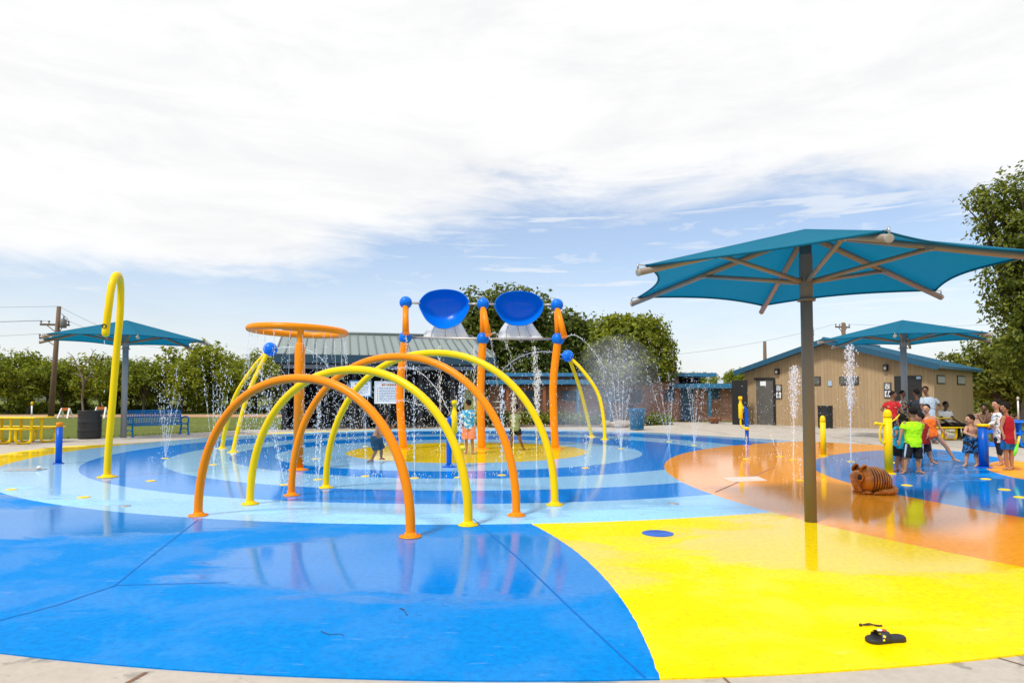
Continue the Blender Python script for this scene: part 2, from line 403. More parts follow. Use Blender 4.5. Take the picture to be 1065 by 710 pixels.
# the two pairs of bent canes carrying a ball
def ball_canes(ball, feet, rb, label, rt, bow):
    Ys = [at(*f, PZ) for f in feet]; yb = sum(p.y for p in Ys)/len(Ys)
    c = atY(ball[0], ball[1], yb); t = thing('twin_cane_sprayer', label, 'ball sprayer', (sum(p.x for p in Ys)/2, yb, PZ), 'ball sprayers on twin bent canes')
    for p, s_ in zip(Ys, bow):
        m = (p+c)/2
        pts = smooth_path([p, p*.8+c*.2+Vector((s_*.55, 0, .06)), m+Vector((s_, 0, .12)), p*.2+c*.8+Vector((s_*.6, 0, .08)), c], 8)
        b = MB(); b.tube(pts, rt, 14); b.build('cane', m_yellow, t)
        b = MB(); flange(b, p, rt*2.6); b.build('foot_flange', m_yellow, t)
    b = MB(); b.ell(c, rb, n=28, m=18); b.build('ball', m_blue, t)
    return c
BALL_L = ball_canes((281,363), ((231,466),(242.5,470)), .19, 'two bent yellow canes under a blue ball, standing beside the ring sprayer', .058, (-.28,-.12))
BALL_R = ball_canes((590.5,370), ((615.5,454),(629,457)), .21, 'two bent yellow canes under a blue ball, in mist beside the dumping scoops', .062, (.05,.42))

# dumping scoop frame
Yd = at(500, 467).y
t = thing('dumping_scoops', 'frame of three orange posts carrying two big blue dumping scoops', 'dumping scoops', at(500, 467, PZ))
PXP = [((419.5,468),(416.4,425),(416.6,395),(421.5,351),(422,314.5)), ((501,466.5),(500,425),(500,395),(502.3,352),(502.3,316)), ((577.5,465.3),(575.6,425),(575.6,395),(580.3,352.5),(579.3,317))]
def Pd(px, py, dy=0): return atY(px, py, Yd+dy)
NOZ = []
for i, (f, k1, k2, mb_, tb) in enumerate(PXP):
    base = Vector((Pd(*f).x, Yd, PZ))
    pts = smooth_path([base, Pd(*k1), Pd(*k2), Pd(*mb_)], 8)
    b = MB(); b.tube(pts, .108, 18); po = b.build('post', m_orange, t)
    b = MB(); flange(b, base, .22); b.build('foot_flange', m_orange, po)
    b = MB(); b.tube([Pd(*mb_), Pd(*tb)], .085, 16); b.build('upper_post', m_orange, t)
    for q in (mb_, tb):
        b = MB(); b.ell(Pd(*q), .178, n=28, m=18); bl = b.build('ball', m_blue, t)
    nz = [(422.2,347,-.28),(508,348.5,-.3),(587,350.5,-.25)][i]
    e = Pd(*nz); b = MB(); b.tube([Pd(*tb)+Vector((0,-.06,-.1)), e], [.08,.088], 16); no = b.build('spout', m_orange, t)
    dd = (e-Pd(*tb)).normalized(); Rm = dd.to_track_quat('Z', 'Y').to_matrix()
    b = MB(); b.lathe([(.085,-.01),(.095,0),(.095,.012),(.06,.013),(.055,.004)], e, 20, Rm); b.build('spout_mouth', m_orange, no); NOZ.append(e)
tb3 = [PXP[i][4] for i in range(3)]
for a_x, b_x in ((tb3[0], (437,315.5)), ((487,316), tb3[1]), (tb3[1], (515.5,316.3)), ((565,316.8), tb3[2])): b = MB(); b.tube([Pd(*a_x), Pd(*b_x)], .03, 10); b.build('axle', m_steel, t)
b = MB(); b.tube([Pd(*PXP[0][3]), Pd(*PXP[1][3]), Pd(*PXP[2][3])], .032, 10); b.build('cross_bar', m_steel, t)
def scoop(out, depth, tilt):
    cx = sum(p[0] for p in out)/len(out); cy = sum(p[1] for p in out)/len(out)
    O = smooth_path([Vector((p[0], p[1], 0)) for p in out], 5, True); n = len(O)
    def layer(f, d, inset=0): 
        L = []
        for o in O:
            q = Pd(cx+(o.x-cx)*f, cy+(o.y-cy)*f)
            L.append(Vector((q.x, Yd + d + tilt*(q.z-Pd(cx, cy).z), q.z)))
        return L
    b = MB(); rows = []
    prof = [(.0, depth*.93), (.3, depth*.90), (.5, depth*.80), (.68, depth*.63), (.82, depth*.42), (.92, depth*.16), (.955, 0), (.975, -.02), (1.0, -.01), (1.005, .02), (.98, .06), (.90, depth*.40), (.75, depth*.68), (.5, depth*.9), (.0, depth*1.05)]
    vs = []
    for f, d in prof: vs += layer(max(f, .001), d)
    fs = []
    for i in range(len(prof)-1):
        for k in range(n): fs.append((i*n+k, i*n+(k+1) % n, (i+1)*n+(k+1) % n, (i+1)*n+k))
    b.add(vs, fs); return b.build('scoop', m_blue, t)
scoop([(435.3,316),(438.5,309),(446,303),(460,300.2),(474,301.5),(483,306),(488,313),(488.8,318),(486,326),(479,336),(469,341),(461,342.2),(453,340),(444,333.5),(438,324)], .5, .12)
scoop([(514,317),(517,310),(525,304.5),(538,302.8),(551,304),(560,308),(565,314),(565.8,318),(563,326),(557,333),(549,337.3),(541,338.5),(531,337.5),(523,333),(517,325)], .5, -.10)
def panel(x0, x1, xt0, xt1, yb, yt):
    b = MB(); N = 16; vs = []; K = 6
    for j in range(K+1):
        v = j/K
        for i in range(N+1):
            u = i/N
            l = x0+(xt0-x0)*(v**1.0) - 2.5*math.sin(PI*v); r_ = x1+(xt1-x1)*v
            px = l+(r_-l)*u; py = yb+(yt-yb)*v + (1-u)*v*1.5
            q = Pd(px, py); q.y = Yd + .10 + .55*math.sin(v*PI*.5) + .05*math.cos(u*PI*6)
            vs.append(q)
    fs = [(j*(N+1)+i, j*(N+1)+i+1, (j+1)*(N+1)+i+1, (j+1)*(N+1)+i) for j in range(K) for i in range(N)]
    b.add(vs, fs); o = b.build('splash_shield', m_shield, t)
    m = o.modifiers.new('s', 'SOLIDIFY'); m.thickness = .02
    for fx in (.2, .5, .78):
        i = int(fx*N); r = MB(); r.tube([vs[j*(N+1)+i]+Vector((0,-.02,0)) for j in range(K+1)], .010, 8); r.build('shield_rib', m_steel, o)
        r = MB(); r.tube([vs[i]+Vector((.04*math.cos(a), 0, .05*math.sin(a)-.04)) for a in [2*PI*k/14 for k in range(14)]], .014, 6, closed=True); r.build('clamp', m_steel, o)
def _sh():
    t_ = NT('shield_plastic'); b = t_.bsdf((.84,.86,.89), .4); tl = t_.n('ShaderNodeBsdfTranslucent'); t_.set(tl.inputs[0], (.92,.94,.96))
    mx = t_.n('ShaderNodeMixShader'); mx.inputs[0].default_value = .6; t_.l(b, mx.inputs[1]); t_.l(tl.outputs[0], mx.inputs[2]); tp = t_.n('ShaderNodeBsdfTransparent'); m2 = t_.n('ShaderNodeMixShader'); m2.inputs[0].default_value = .9; t_.l(tp.outputs[0], m2.inputs[1]); t_.l(mx.outputs[0], m2.inputs[2]); return t_.done(m2.outputs[0])
m_shield = _sh()
panel(439, 488, 446, 477, 351, 332); panel(518, 566, 525, 553, 352, 331)

# water cannons
def cannon(base, top_y, gx, label, flip=1):
    B = at(*base, PZ); s = S(base[1]); h = (base[1]-top_y)/s
    t = thing('water_cannon', label, 'water cannon', B, 'water cannons on blue posts')
    gxm = (gx-base[0])/s
    pts = smooth_path([B, B+Vector((0,0,h*.8)), B+Vector((gxm*.12,0,h*.95)), B+Vector((gxm*.45,0,h)), B+Vector((gxm*.8,0,h))], 6)
    b = MB(); b.tube(pts, .055, 16); b.build('post', m_dkblue, t)
    b = MB(); flange(b, B, .15); bolts(b, B, .11); b.build('foot_flange', m_dkblue, t)
    g = B+Vector((gxm, -.02, h))
    b = MB(); b.ell(B+Vector((gxm*.8,0,h)), .075); b.build('swivel', m_dkblue if flip < 0 else m_yellow, t)
    b = MB(); b.lathe([(.04,-.02),(.062,0),(.062,.42),(.042,.44),(.038,.56),(.058,.565),(.06,.65),(.04,.66)], g+Vector((0,0,-.30)), 20); gu = b.build('barrel', m_yellow, t)
    b = MB(); b.tube(smooth_path([g+Vector((0,0,-.3)), g+Vector((0,0,-.48)), g+Vector((flip*.05,-.02,-.58)), g+Vector((flip*.14,-.04,-.62))], 6), .026, 10); b.ell(g+Vector((flip*.17,-.04,-.62)), (.075,.06,.055)); b.build('handle', m_yellow, t)
    return g
CAN1 = cannon((467,485.5), 434.5, 472.5, 'yellow water cannon on a blue post beside the woman in a floral shirt', 1)
CAN2 = cannon((777,462), 424.5, 770.5, 'yellow water cannon on a blue post at the edge of the orange circle', 1)

# bollards
def bollard(base, topy, r, mat, capm, label, dome=True, grp='spray bollards'):
    B = at(*base, PZ); s = S(base[1]); h = (base[1]-topy)/s
    t = thing('spray_bollard', label, 'bollard', B, grp)
    b = MB(); b.lathe([(r,0),(r,h-.1)], B, 28); b.build('post', mat, t)
    b = MB()
    if dome: b.lathe([(r*1.02,-.1),(r*1.02,-.06),(r*.98,-.05),(r*.98,-.03),(r*.93,0),(r*.7,.035),(r*.35,.055),(.004,.06)], B+Vector((0,0,h-.04)), 28)
    else: b.lathe([(r*1.03,-.1),(r*1.03,-.015),(r*.96,0),(.004,.004)], B+Vector((0,0,h)), 28)
    b.build('cap', capm, t)
    b = MB(); flange(b, B, r*1.7); bolts(b, B, r*1.4); b.build('foot_flange', mat, t)
    return t, B, h
bollard((60.8,482), 439.5, .062, m_dkblue, m_orange, 'blue bollard with an orange cap in front of the yellow picnic table', False)
bollard((856.4,474), 433, .064, m_yellow, m_yellow, 'slim yellow bollard near the edge of the inner blue circle')
tb_, Bb, hb = bollard((924.5,492.5), 427, .074, m_yellow, m_yellow, 'stout yellow bollard with a side nozzle beside the armadillo')
q = Bb+Vector((0,0,hb-.27))
b = MB(); b.tube([q, q+Vector((-.22,-.02,.02))], .026, 12); b.ell(q+Vector((-.23,-.02,.02)), (.036,.036,.036)); b.build('side_nozzle', m_yellow, tb_)
b = MB(); b.tube(smooth_path([q+Vector((-.12,-.02,0)), q+Vector((-.17,-.03,-.12)), q+Vector((-.16,-.03,-.3)), q+Vector((-.08,-.02,-.34)), q+Vector((-.06,-.01,-.2)), q+Vector((-.06,0,-.04))], 5), .018, 8); b.build('trigger', m_yellow, tb_)
b = MB(); b.tube([q+Vector((.02,.05,.0)), q+Vector((.34,.30,.10)), q+Vector((.52,.45,.2))], .014, 10); b.build('lance', m_yellow, tb_)
# pump table bollard
B = at(1023.5,486,PZ); t = thing('pump_bollard', 'blue pump bollard with a round yellow top beside the boy in a red vest', 'bollard', B)
s = S(486); h = (486-444)/s
b = MB(); b.lathe([(.088,0),(.088,h)], B, 28); b.build('post', m_dkblue, t)
b = MB(); b.lathe([(.09,0),(.118,.012),(.118,.05),(.1,.06),(.02,.055)], B+Vector((0.01,0,h)), 28); b.build('top_plate', m_yellow, t)
b = MB(); flange(b, B, .15); b.build('foot_flange', m_dkblue, t)

# armadillo sprayer
def armadillo():
    B = at(906, 512.5, PZ); s = S(512.5)
    t = thing('armadillo_sprayer', 'brown and orange armadillo figure curled on the edge of the blue circle', 'animal figure', B)
    tt = NT('armadillo_glaze'); p = tt.obj()
    n = tt.noise(p, 9, 5); st = tt.noise(tt.mapv(p, (1,1,5)), 14, 4)
    c = tt.mix(tt.step(n, .3, .7), (.30,.09,.011), (.66,.235,.025)); c = tt.mix(tt.step(st, .48, .75, 0, .6), c, (.16,.045,.01))
    mat = tt.done(tt.bsdf(c, .24, tt.bump(st, .2, .01)))
    md = M('armadillo_dark', (.11,.036,.010), .5, .3, 12)
    # shell: rings along x with ridged bands
    b = MB(); vs = []; gv = []; n = 28; K = 150
    for i in range(K+1):
        u = i/K; x = -.20+.49*u
        prof = [(0,.11),(.06,.165),(.15,.192),(.3,.2),(.5,.197),(.68,.188),(.82,.165),(.92,.13),(.97,.095),(1,.03)]
        for (u0, r0), (u1, r1) in zip(prof, prof[1:]):
            if u0 <= u <= u1: R = r0+(r1-r0)*(u-u0)/(u1-u0); break
        gv.append(False)
        if .26 < u < .93:
            w = ((u-.26)/.082) % 1; gv[-1] = abs(w-.5) < .13; R *= 1 - .10*max(0, 1-abs(w-.5)*4.0)
        drop = .045*max(0, u-.55)**1.4*3
        for k in range(n):
            a = 2*PI*k/n; y = R*1.02*math.sin(a); z = .205 - drop + R*math.cos(a)
            vs.append(B+Vector((x, y, max(z, .012))))
    fs = [(i*n+k, i*n+(k+1) % n, (i+1)*n+(k+1) % n, (i+1)*n+k) for i in range(K) for k in range(n)] + [list(range(n))[::-1], [K*n+k for k in range(n)]]
    b.add(vs, fs)
    for i in range(K):
        if gv[i]:
            for k in range(n): b.mi[i*n+k] = 1
    b.build('shell', [mat, md], t)
    # head: tapering muzzle pointing down to the front-left
    b = MB()
    b.ell(B+Vector((-.235,-.05,.245)), (.095,.10,.105), n=20, m=14)
    b.tube(smooth_path([B+Vector((-.22,-.05,.25)), B+Vector((-.265,-.08,.19)), B+Vector((-.275,-.10,.12)), B+Vector((-.25,-.11,.065))], 5), [.1,.098,.095,.09,.085,.08,.074,.067,.06,.055,.05,.047,.045,.043,.042,.040][:16], 16)
    b.ell(B+Vector((-.248,-.112,.06)), (.042,.04,.03)); b.build('head', mat, t)
    for dy, nx in ((-.145,-.255),(.045,-.26)):
        b = MB(); b.ell(B+Vector((nx,dy,.255)), (.034,.018,.04), n=16, m=10); e = b.build('eye', m_black, t)
    b = MB(); b.tube([B+Vector((-.255+.045*math.cos(a),-.158,.255+.052*math.sin(a))) for a in [2*PI*k/20 for k in range(20)]], .013, 8, closed=True); b.build('eye_rim', mat, t)
    for dy, dx in ((-.08,-.150),(.08,-.19)):
        Rm = Euler((.5, -.35, .2)).to_matrix(); c_ = B+Vector((dx,dy,.375))
        b = MB(); b.tube([c_+Rm @ Vector((.050*math.cos(a), 0, .062*math.sin(a))) for a in [2*PI*k/24 for k in range(24)]], .017, 10, closed=True); ea = b.build('ear', mat, t)
        b = MB(); b.ell(c_+Rm @ Vector((0,.012,0)), (.046,.008,.058), M=Rm); b.build('ear_inside', md, ea)
    for dx, dy in ((-.13,-.13),(.02,-.17),(-.12,.12),(.12,.14)):
        b = MB(); b.ell(B+Vector((dx,dy,.028)), (.075,.045,.03), n=14, m=8)
        for k in (-1,0,1): b.ell(B+Vector((dx-.07,dy+k*.022,.016)), (.022,.009,.014), n=8, m=6)
        b.build('paw', mat, t)
    tail = smooth_path([B+Vector((.27,.0,.08)), B+Vector((.285,-.10,.07)), B+Vector((.23,-.185,.055)), B+Vector((.14,-.205,.048)), B+Vector((.06,-.21,.042)), B+Vector((.02,-.205,.038))], 14)
    nn = len(tail); b = MB(); b.tube(tail, [(.050-.014*i/nn)*(1+.20*math.sin(i*PI*2/7.0)) for i in range(nn)], 14); b.ell(tail[-1], .03); b.build('tail', mat, t)
armadillo()

# sandal and twigs
B = at(921, 666.5, PZ); t = thing('sandal', 'single black slide sandal with a yellow patterned strap lying on yellow', 'sandal', B)
A_ = math.radians(8)
def sp(x, y, z): return B+Vector((x*math.cos(A_)-y*math.sin(A_), x*math.sin(A_)+y*math.cos(A_), z))
out = [(-.122,-.005),(-.112,.03),(-.08,.048),(-.04,.05),(.0,.042),(.05,.037),(.09,.036),(.116,.022),(.124,-.002),(.114,-.027),(.088,-.037),(.045,-.036),(.0,-.037),(-.05,-.044),(-.088,-.044),(-.114,-.03)]
O = smooth_path([Vector((x, y, 0)) for x, y in out], 4, True)
b = MB(); n = len(O); lev = [(.95,.0),(1,.004),(1,.020),(.96,.026),(.86,.0245),(.4,.022),(.01,.022)]
vs = [sp(o.x*f, o.y*f, z+(.004*max(0,o.x/.12) if z > .015 else 0)) for f, z in lev for o in O]
b.add(vs, [(i*n+k, i*n+(k+1) % n, (i+1)*n+(k+1) % n, (i+1)*n+k) for i in range(len(lev)-1) for k in range(n)]+[list(range(n))[::-1]]); b.build('sole', m_rubber, t)
tt = NT('strap_print'); p = tt.obj(); vo = tt.n('ShaderNodeTexVoronoi'); tt.l(p, vo.inputs[0]); vo.inputs['Scale'].default_value = 34
c = tt.mix(tt.math('LESS_THAN', vo.outputs['Distance'], .36), (.02,.02,.025), (.85,.62,.01)); m_strap = tt.done(tt.bsdf(c, .45))
b = MB(); vs = []; K = 16
for off in (0, -.006):
    for i in range(K+1):
        a = PI*i/K; y = .050*math.cos(a); z = .022+(.046+off)*max(0, math.sin(a))**.8
        for x in (-.062+.012*math.sin(a), .0+.006*math.sin(a)): vs.append(sp(x+(.004 if off else 0)*0, y*(1+off*8), z))
m_ = (K+1)*2
fs = [(2*i, 2*i+1, 2*i+3, 2*i+2) for i in range(K)]+[(m_+2*i, m_+2*i+2, m_+2*i+3, m_+2*i+1) for i in range(K)]
fs += [(2*i, 2*i+2, m_+2*i+2, m_+2*i) for i in range(K)]+[(2*i+1, m_+2*i+1, m_+2*i+3, 2*i+3) for i in range(K)]
b.add(vs, fs); so = b.build('strap', m_strap, t)
b = MB(); b.ell(sp(-.043,-.008,.071), (.014,.016,.004)); b.build('patch', m_white, so)
b = MB(); b.ell(sp(-.022,-.012,.070), (.009,.016,.004)); b.build('patch', M('red_patch', (.7,.05,.02), .5), so)
m_twig = M('twig_bark', (.05,.03,.02), .9)
def twig(p0, p1, sag, label, r=.006):
    A, C_ = at(*p0, PZ+r), at(*p1, PZ+r); b = MB(); m = (A+C_)/2+Vector((0, sag, .004)); P = smooth_path([A, A*.6+C_*.4+Vector((0,sag,.003)), m, C_*.8+A*.2+Vector((0,-sag*.3,0)), C_], 4)
    b.tube(P, [r*(.6+.6*mnoise.noise(q*40)+.3) for q in P], 6); b.ell(P[0], r*1.6, n=6, m=5); tag(b.build('twig', m_twig, base=A), label, 'twig')
twig((895,649.5), (917,650), .01, 'dark knobbly twig lying just beyond the sandal', .007)
twig((416,632),(424,639), .02, 'short bent twig on the blue near the yellow boundary', .0028)
twig((334,656),(357,660), -.03, 'thin curled twig on the blue near the paving edge', .0022)

# flush fittings in the pad
def ring_of(p):
    for (x, y, r), nm in zip(CG[::-1], ('the inner orange circle', 'the inner blue circle', 'the big orange circle')):
        if math.hypot(p.x-x, p.y-y) < r: return nm
    for (x, y, r), nm in zip(CA[::-1], ('the central yellow circle','the innermost pale ring','the innermost deep blue ring','the middle pale ring','the outer deep blue ring','the outer pale ring')):
        if math.hypot(p.x-x, p.y-y) < r: return nm
    return 'the front field'
NZ = [(12,509),(87,517),(157,500),(172,476.5),(222,483),(296,504),(380,464),(328,477),(331,498.5),(380,495),(431,497),(399,462),(477,496.3),(522,494),(608.7,486.5),(696,459),(722,463),(646,466.5),(825,478),(811,474.6),(776,477),(833,499.5),(1025,498),(1044.6,509),(943,504.6),(1061,517),(930,481),(885,480)]
mesh0 = None; rows = {}
for px, py in NZ: p = at(px, py, PZ); rows.setdefault(ring_of(p), []).append((px, p))
for nm, L in rows.items():
    L.sort(key=lambda q: q[0])
    for i, (px, p) in enumerate(L):
        if mesh0 is None:
            b = MB(); b.lathe([(.085,0),(.085,.006),(.06,.012),(.03,.012),(.028,.006),(.005,.006)], p, 20); o = b.build('ground_nozzle', m_yellow, base=p); mesh0 = o
        else: o = mesh0.copy(); COL.objects.link(o); o.location = p
        tag(o, ('lone yellow flush nozzle in ' + nm) if len(L) == 1 else f'yellow flush nozzle in {nm}, {ORD[i]} from the left there', 'ground nozzle', 'flush nozzles in the pad')
b = MB(); b.lathe([(.165,0),(.165,.004),(.155,.007),(.004,.007)], at(684,554.5,PZ), 40); tag(b.build('cover_disc', m_dkblue, base=at(684,554.5,PZ)), 'round dark blue access cover set in the yellow field', 'access cover')
q = a_((750,497.2),(788,495.8),(798,500),(762,501.8)); b = MB(); b.prism([(p.x,p.y,PZ) for p in q], (0,0,.006)); tag(b.build('hatch_cover', M('worn_concrete_lid', (.62,.52,.44), .5, .2, 5), base=q[0]), 'pale four-sided hatch cover set in the orange circle', 'hatch')
for (px, py, lab) in ((130,526,'small grey drain on the pale ring near the cane'),(700.7,523.5,'small grey drain on the pale ring beside the yellow field')):
    b = MB(); b.lathe([(.07,0),(.07,.005),(.05,.006),(.004,.003)], at(px,py,PZ), 20); tag(b.build('floor_drain', m_steel, base=at(px,py,PZ)), lab, 'drain')
c = at(27,488.6,PZ); t = thing('drain_grate', 'grey drain plate lying in the pale ring before the blue bollard', 'drain', c)
b = MB(); b.box(c+Vector((0,0,.006)), (.62,.34,.012)); b.build('plate', m_steel, t, bev=.004)
b = MB(); b.lathe([(.04,0),(.04,.05),(.02,.06)], c+Vector((.22,.05,.012)), 14); b.build('plug', m_white, t)

# ================================================================== SHADE UMBRELLAS
m_capg = M('cap_grey', (.34,.31,.27), .6)
def umbrella(base, R, rim, peak, rot, pr, pole_mat, arm_mat, label, strut_z, tubeR):
    B = at(*base, 0); t = thing('shade_umbrella', label, 'shade umbrella', B, 'hexagonal shade umbrellas')
    b = MB(); b.tube([B, B+Vector((0,0,peak-.12))], pr, 24); b.build('pole', pole_mat, t)
    b = MB(); b.lathe([(pr*1.02,0),(pr*1.5,.0),(pr*1.5,.03),(pr*1.02,.03)], B+Vector((0,0,strut_z-.22)), 24); b.lathe([(pr*1.01,-.02),(pr*1.12,0),(pr*1.12,.5),(pr*1.01,.52)], B+Vector((0,0,strut_z-.18)), 24); b.build('collar', pole_mat, t)
    C = [B+Vector((R*math.cos(rot+k*PI/3), R*math.sin(rot+k*PI/3), rim)) for k in range(6)]
    apex = B+Vector((0,0,peak)); dn = Vector((0,0,-tubeR-.03))
    # canopy: six panels with scalloped hem, sagging between the arms
    b = MB(); N, K = 14, 14
    for k in range(6):
        A_, Z = C[k], C[(k+1) % 6]; vs = []
        for j in range(K+1):
            v = j/K
            for i in range(N+1):
                u = i/N; w = 4*u*(1-u)
                e = A_.lerp(Z, u); mid = e.lerp(apex, .105*w)           # hem drawn in towards the pole
                q = apex.lerp(mid, v); q = q + Vector((0,0,-.05*R/2.2*w*v*(1-.25*v)))
                vs.append(q)
        b.add(vs, [(j*(N+1)+i, (j+1)*(N+1)+i, (j+1)*(N+1)+i+1, j*(N+1)+i+1) for j in range(K) for i in range(N)])
    cn = b.build('canopy', m_cloth, t)
    b = MB()
    for k in range(6):
        A_, Z = C[k], C[(k+1) % 6]
        P = []
        for i in range(N+1):
            u = i/N; w = 4*u*(1-u); P.append(A_.lerp(Z, u).lerp(apex, .105*w)+Vector((0,0,-.05*R/2.2*w*.75-.008)))
        b.tube(P, .012*R/2.2, 6)
    b.build('hem_cable', m_cloth, cn)
    for k in range(6):
        o = (C[k]-apex); e = apex + o*1.045 + dn; q0 = apex + o*.05 + dn
        b = MB(); b.tube([q0, e], tubeR, 14); ar = b.build('arm', arm_mat, t)
        b = MB(); b.lathe([(tubeR*1.05,-.02),(tubeR*1.05,.006),(tubeR*.9,.008),(tubeR*.3,.008)], e, 14, o.normalized().to_track_quat('Z','Y').to_matrix()); b.build('end_cap', m_capg, ar)
        b = MB(); b.tube([e+Vector((0,0,tubeR)), e+Vector((0,0,tubeR+.06))], .01, 6); b.tube([e-o.normalized()*.1+Vector((0,0,tubeR+.02)), e+Vector((0,0,tubeR+.05))], .006, 6); b.build('cable_clamp', m_steel, ar)
        a0 = B+Vector((0,0,strut_z)); a1 = apex + o*.56 + dn*1.3
        b = MB(); b.tube([a0, a1], tubeR*.72, 12); b.build('strut', arm_mat, t)
        b = MB(); b.box(a1, (tubeR*2.2,)*2+(tubeR*1.2,), rz=rot+k*PI/3); b.build('bracket', arm_mat, ar)
    return B
umbrella((843.3,543), 2.20, 2.85, 3.44, math.radians(21), .067, m_post, m_armpaint, 'large blue shade umbrella on a brown pole over the orange circle', 2.80, .036)
umbrella((128.3,455), 2.73, 3.50, 4.24, math.radians(8), .098, m_greypole, m_armpaint, 'blue shade umbrella on a grey pole beside the blue bench', 3.40, .046)
umbrella((942,457), 2.7, 3.44, 4.12, math.radians(54), .098, m_greypole, m_armpaint, 'blue shade umbrella on a grey pole behind the crowd of people', 3.34, .046)

# ================================================================== FURNITURE
m_bench = paint('bench_blue', (.002, .16, .46), .35)
def bench():
    A, C = at(136.5,454.6), at(196,451.6)
    d = (C-A); L = d.length; x = d.normalized(); y = Vector((-x.y, x.x, 0))   # y away from camera
    t = thing('park_bench', 'blue metal bench with strap back beside the grey umbrella pole', 'bench', (A+C)/2)
    def q(u, v, z): return A + x*u + y*v + Vector((0,0,z))
    b = MB(); N = 34                                                           # strap seat
    for i in range(N):
        u = .07+(L-.14)*i/(N-1)
        P = [q(u,-.02,.43), q(u,.02,.455), q(u,.2,.44), q(u,.42,.43)]
        for m_, n_ in zip(P, P[1:]): b.bar(m_, n_, .036, .008)
    b.build('seat', m_bench, t)
    b = MB()
    for i in range(N):
        u = .07+(L-.14)*i/(N-1)
        P = [q(u,.44,.46), q(u,.49,.66), q(u,.56,.9), q(u,.6,.95)]
        for m_, n_ in zip(P, P[1:]): b.bar(m_, n_, .036, .008)
    for v, z in ((.44,.47),(.505,.72),(.6,.95)): b.tube([q(.03,v,z), q(L-.03,v,z)], .022, 10)
    b.build('backrest', m_bench, t)
    b = MB()
    for v, z in ((-.02,.42),(.42,.42)): b.tube([q(.02,v,z), q(L-.02,v,z)], .024, 10)
    b.build('seat_frame', m_bench, t)
    for u in (.03, L-.03):
        b = MB(); b.tube(smooth_path([q(u,-.06,0),q(u,-.02,.2),q(u,.0,.42),q(u,-.04,.55),q(u,.0,.66),q(u,.15,.7),q(u,.35,.67),q(u,.49,.62)], 6), .032, 10); b.build('armrest', m_bench, t)
        b = MB(); b.tube(smooth_path([q(u,.56,0),q(u,.5,.2),q(u,.46,.42),q(u,.53,.7),q(u,.6,.93)], 6), .032, 10); b.tube(smooth_path([q(u,-.03,.18),q(u,.23,.25),q(u,.5,.18)], 5), .022, 8)
        for v in (-.06,.56): b.box(q(u,v,.012), (.1,.12,.024))
        b.build('leg', m_bench, t)
bench()
def picnic(base, rz, mat, label, L=2.0, k=1.0):
    t = thing('picnic_table', label, 'picnic table', base)
    t.rotation_euler = (0,0,rz); t.scale = (k,)*3
    W = Vector(base)
    def q(x, y, z): return W+Vector((x, y, z))
    tt = MB(); tt.box(q(0,0,.75), (L,.76,.045)); tt.build('tabletop', mat, t, bev=.018)
    for s_ in (-1,1):
        b = MB(); b.box(q(0,s_*.72,.45), (L,.27,.04)); b.build('seat', mat, t, bev=.016)
    for x in (-L*.40, -L*.13, L*.13, L*.40):
        for s_ in (-1, 1):
            b = MB()
            b.tube(smooth_path([q(x,s_*.18,.73),q(x,s_*.18,.3),q(x,s_*.2,.08),q(x,s_*.3,.03),q(x,s_*.55,.03),q(x,s_*.68,.08),q(x,s_*.72,.2),q(x,s_*.72,.43)], 7), .036, 12)
            b.build('leg', mat, t)
        b = MB(); b.tube([q(x,-.72,.42), q(x,.72,.42)], .026, 10); b.build('cross_bar', mat, t)
    return t
picnic(at(6,460.5), math.radians(-4), m_yellow, 'long yellow picnic table on the paving before the lawn', 2.35, 1.08)
picnic(at(957,456.8), math.radians(6), m_yellow, 'yellow picnic table under the far umbrella among the standing people', 1.9, .98)
picnic(at(1052,463.5), math.radians(55), m_blue, 'blue picnic table at the lawn behind the boy in a red vest', 1.9, .98)
def drum(px, py, r, h, label):
    B = at(px, py); t = thing('trash_drum', label, 'trash can', B)
    pr = [(r*.94,0),(r*.97,.03)]
    for k in range(1, 13): z = h*k/13; pr += [(r*(1.0 if k % 4 else 1.03), z-.015), (r*(1.0 if k % 4 else 1.03), z+.015)]
    pr += [(r*.99,h-.03),(r*1.03,h-.02),(r*1.03,h),(r*.95,h),(r*.93,h-.35),(.01,h-.36)]
    b = MB(); b.lathe(pr, B, 32); b.build('body', m_black, t)
    b = MB(); b.tube([B+Vector((r*1.01*math.cos(2*PI*i/32), r*1.01*math.sin(2*PI*i/32), h)) for i in range(32)], .018, 8, closed=True); b.build('rim', m_black, t)
    b = MB(); b.tube(smooth_path([B+Vector((r*1.02,0,h-.2)),B+Vector((r*1.15,-.02,h-.16)),B+Vector((r*1.02,-.04,h-.12))], 4), .012, 6); b.build('handle', m_steel, t)
drum(93, 456, .36, .97, 'black ribbed trash drum at the lawn behind the yellow cane')
drum(858.6, 445, .32, 1.04, 'black ribbed trash drum against the tan restroom wall')
B = at(662.5,447); t = thing('slatted_trash_can', 'teal slatted trash can flared at the top before the brick building', 'trash can', B)
mt = paint('teal_paint', (.006,.13,.28))
b = MB()
for k in range(26):
    a = 2*PI*k/26; e = Vector((math.cos(a), math.sin(a), 0))
    b.bar(B+e*.29+Vector((0,0,.04)), B+e*.335+Vector((0,0,.75)), .05, .012); b.bar(B+e*.335+Vector((0,0,.75)), B+e*.40+Vector((0,0,.94)), .055, .012)
b.build('slat_wall', mt, t)
b = MB()
for r_, z in ((.29,.05),(.32,.5),(.40,.93)): b.tube([B+Vector((r_*math.cos(2*PI*i/32), r_*math.sin(2*PI*i/32), z)) for i in range(32)], .02, 8, closed=True)
b.build('hoop', mt, t)
b = MB(); b.lathe([(.26,.04),(.29,.8),(.27,.8),(.24,.1),(.01,.09)], B, 24); b.build('liner', m_black, t)
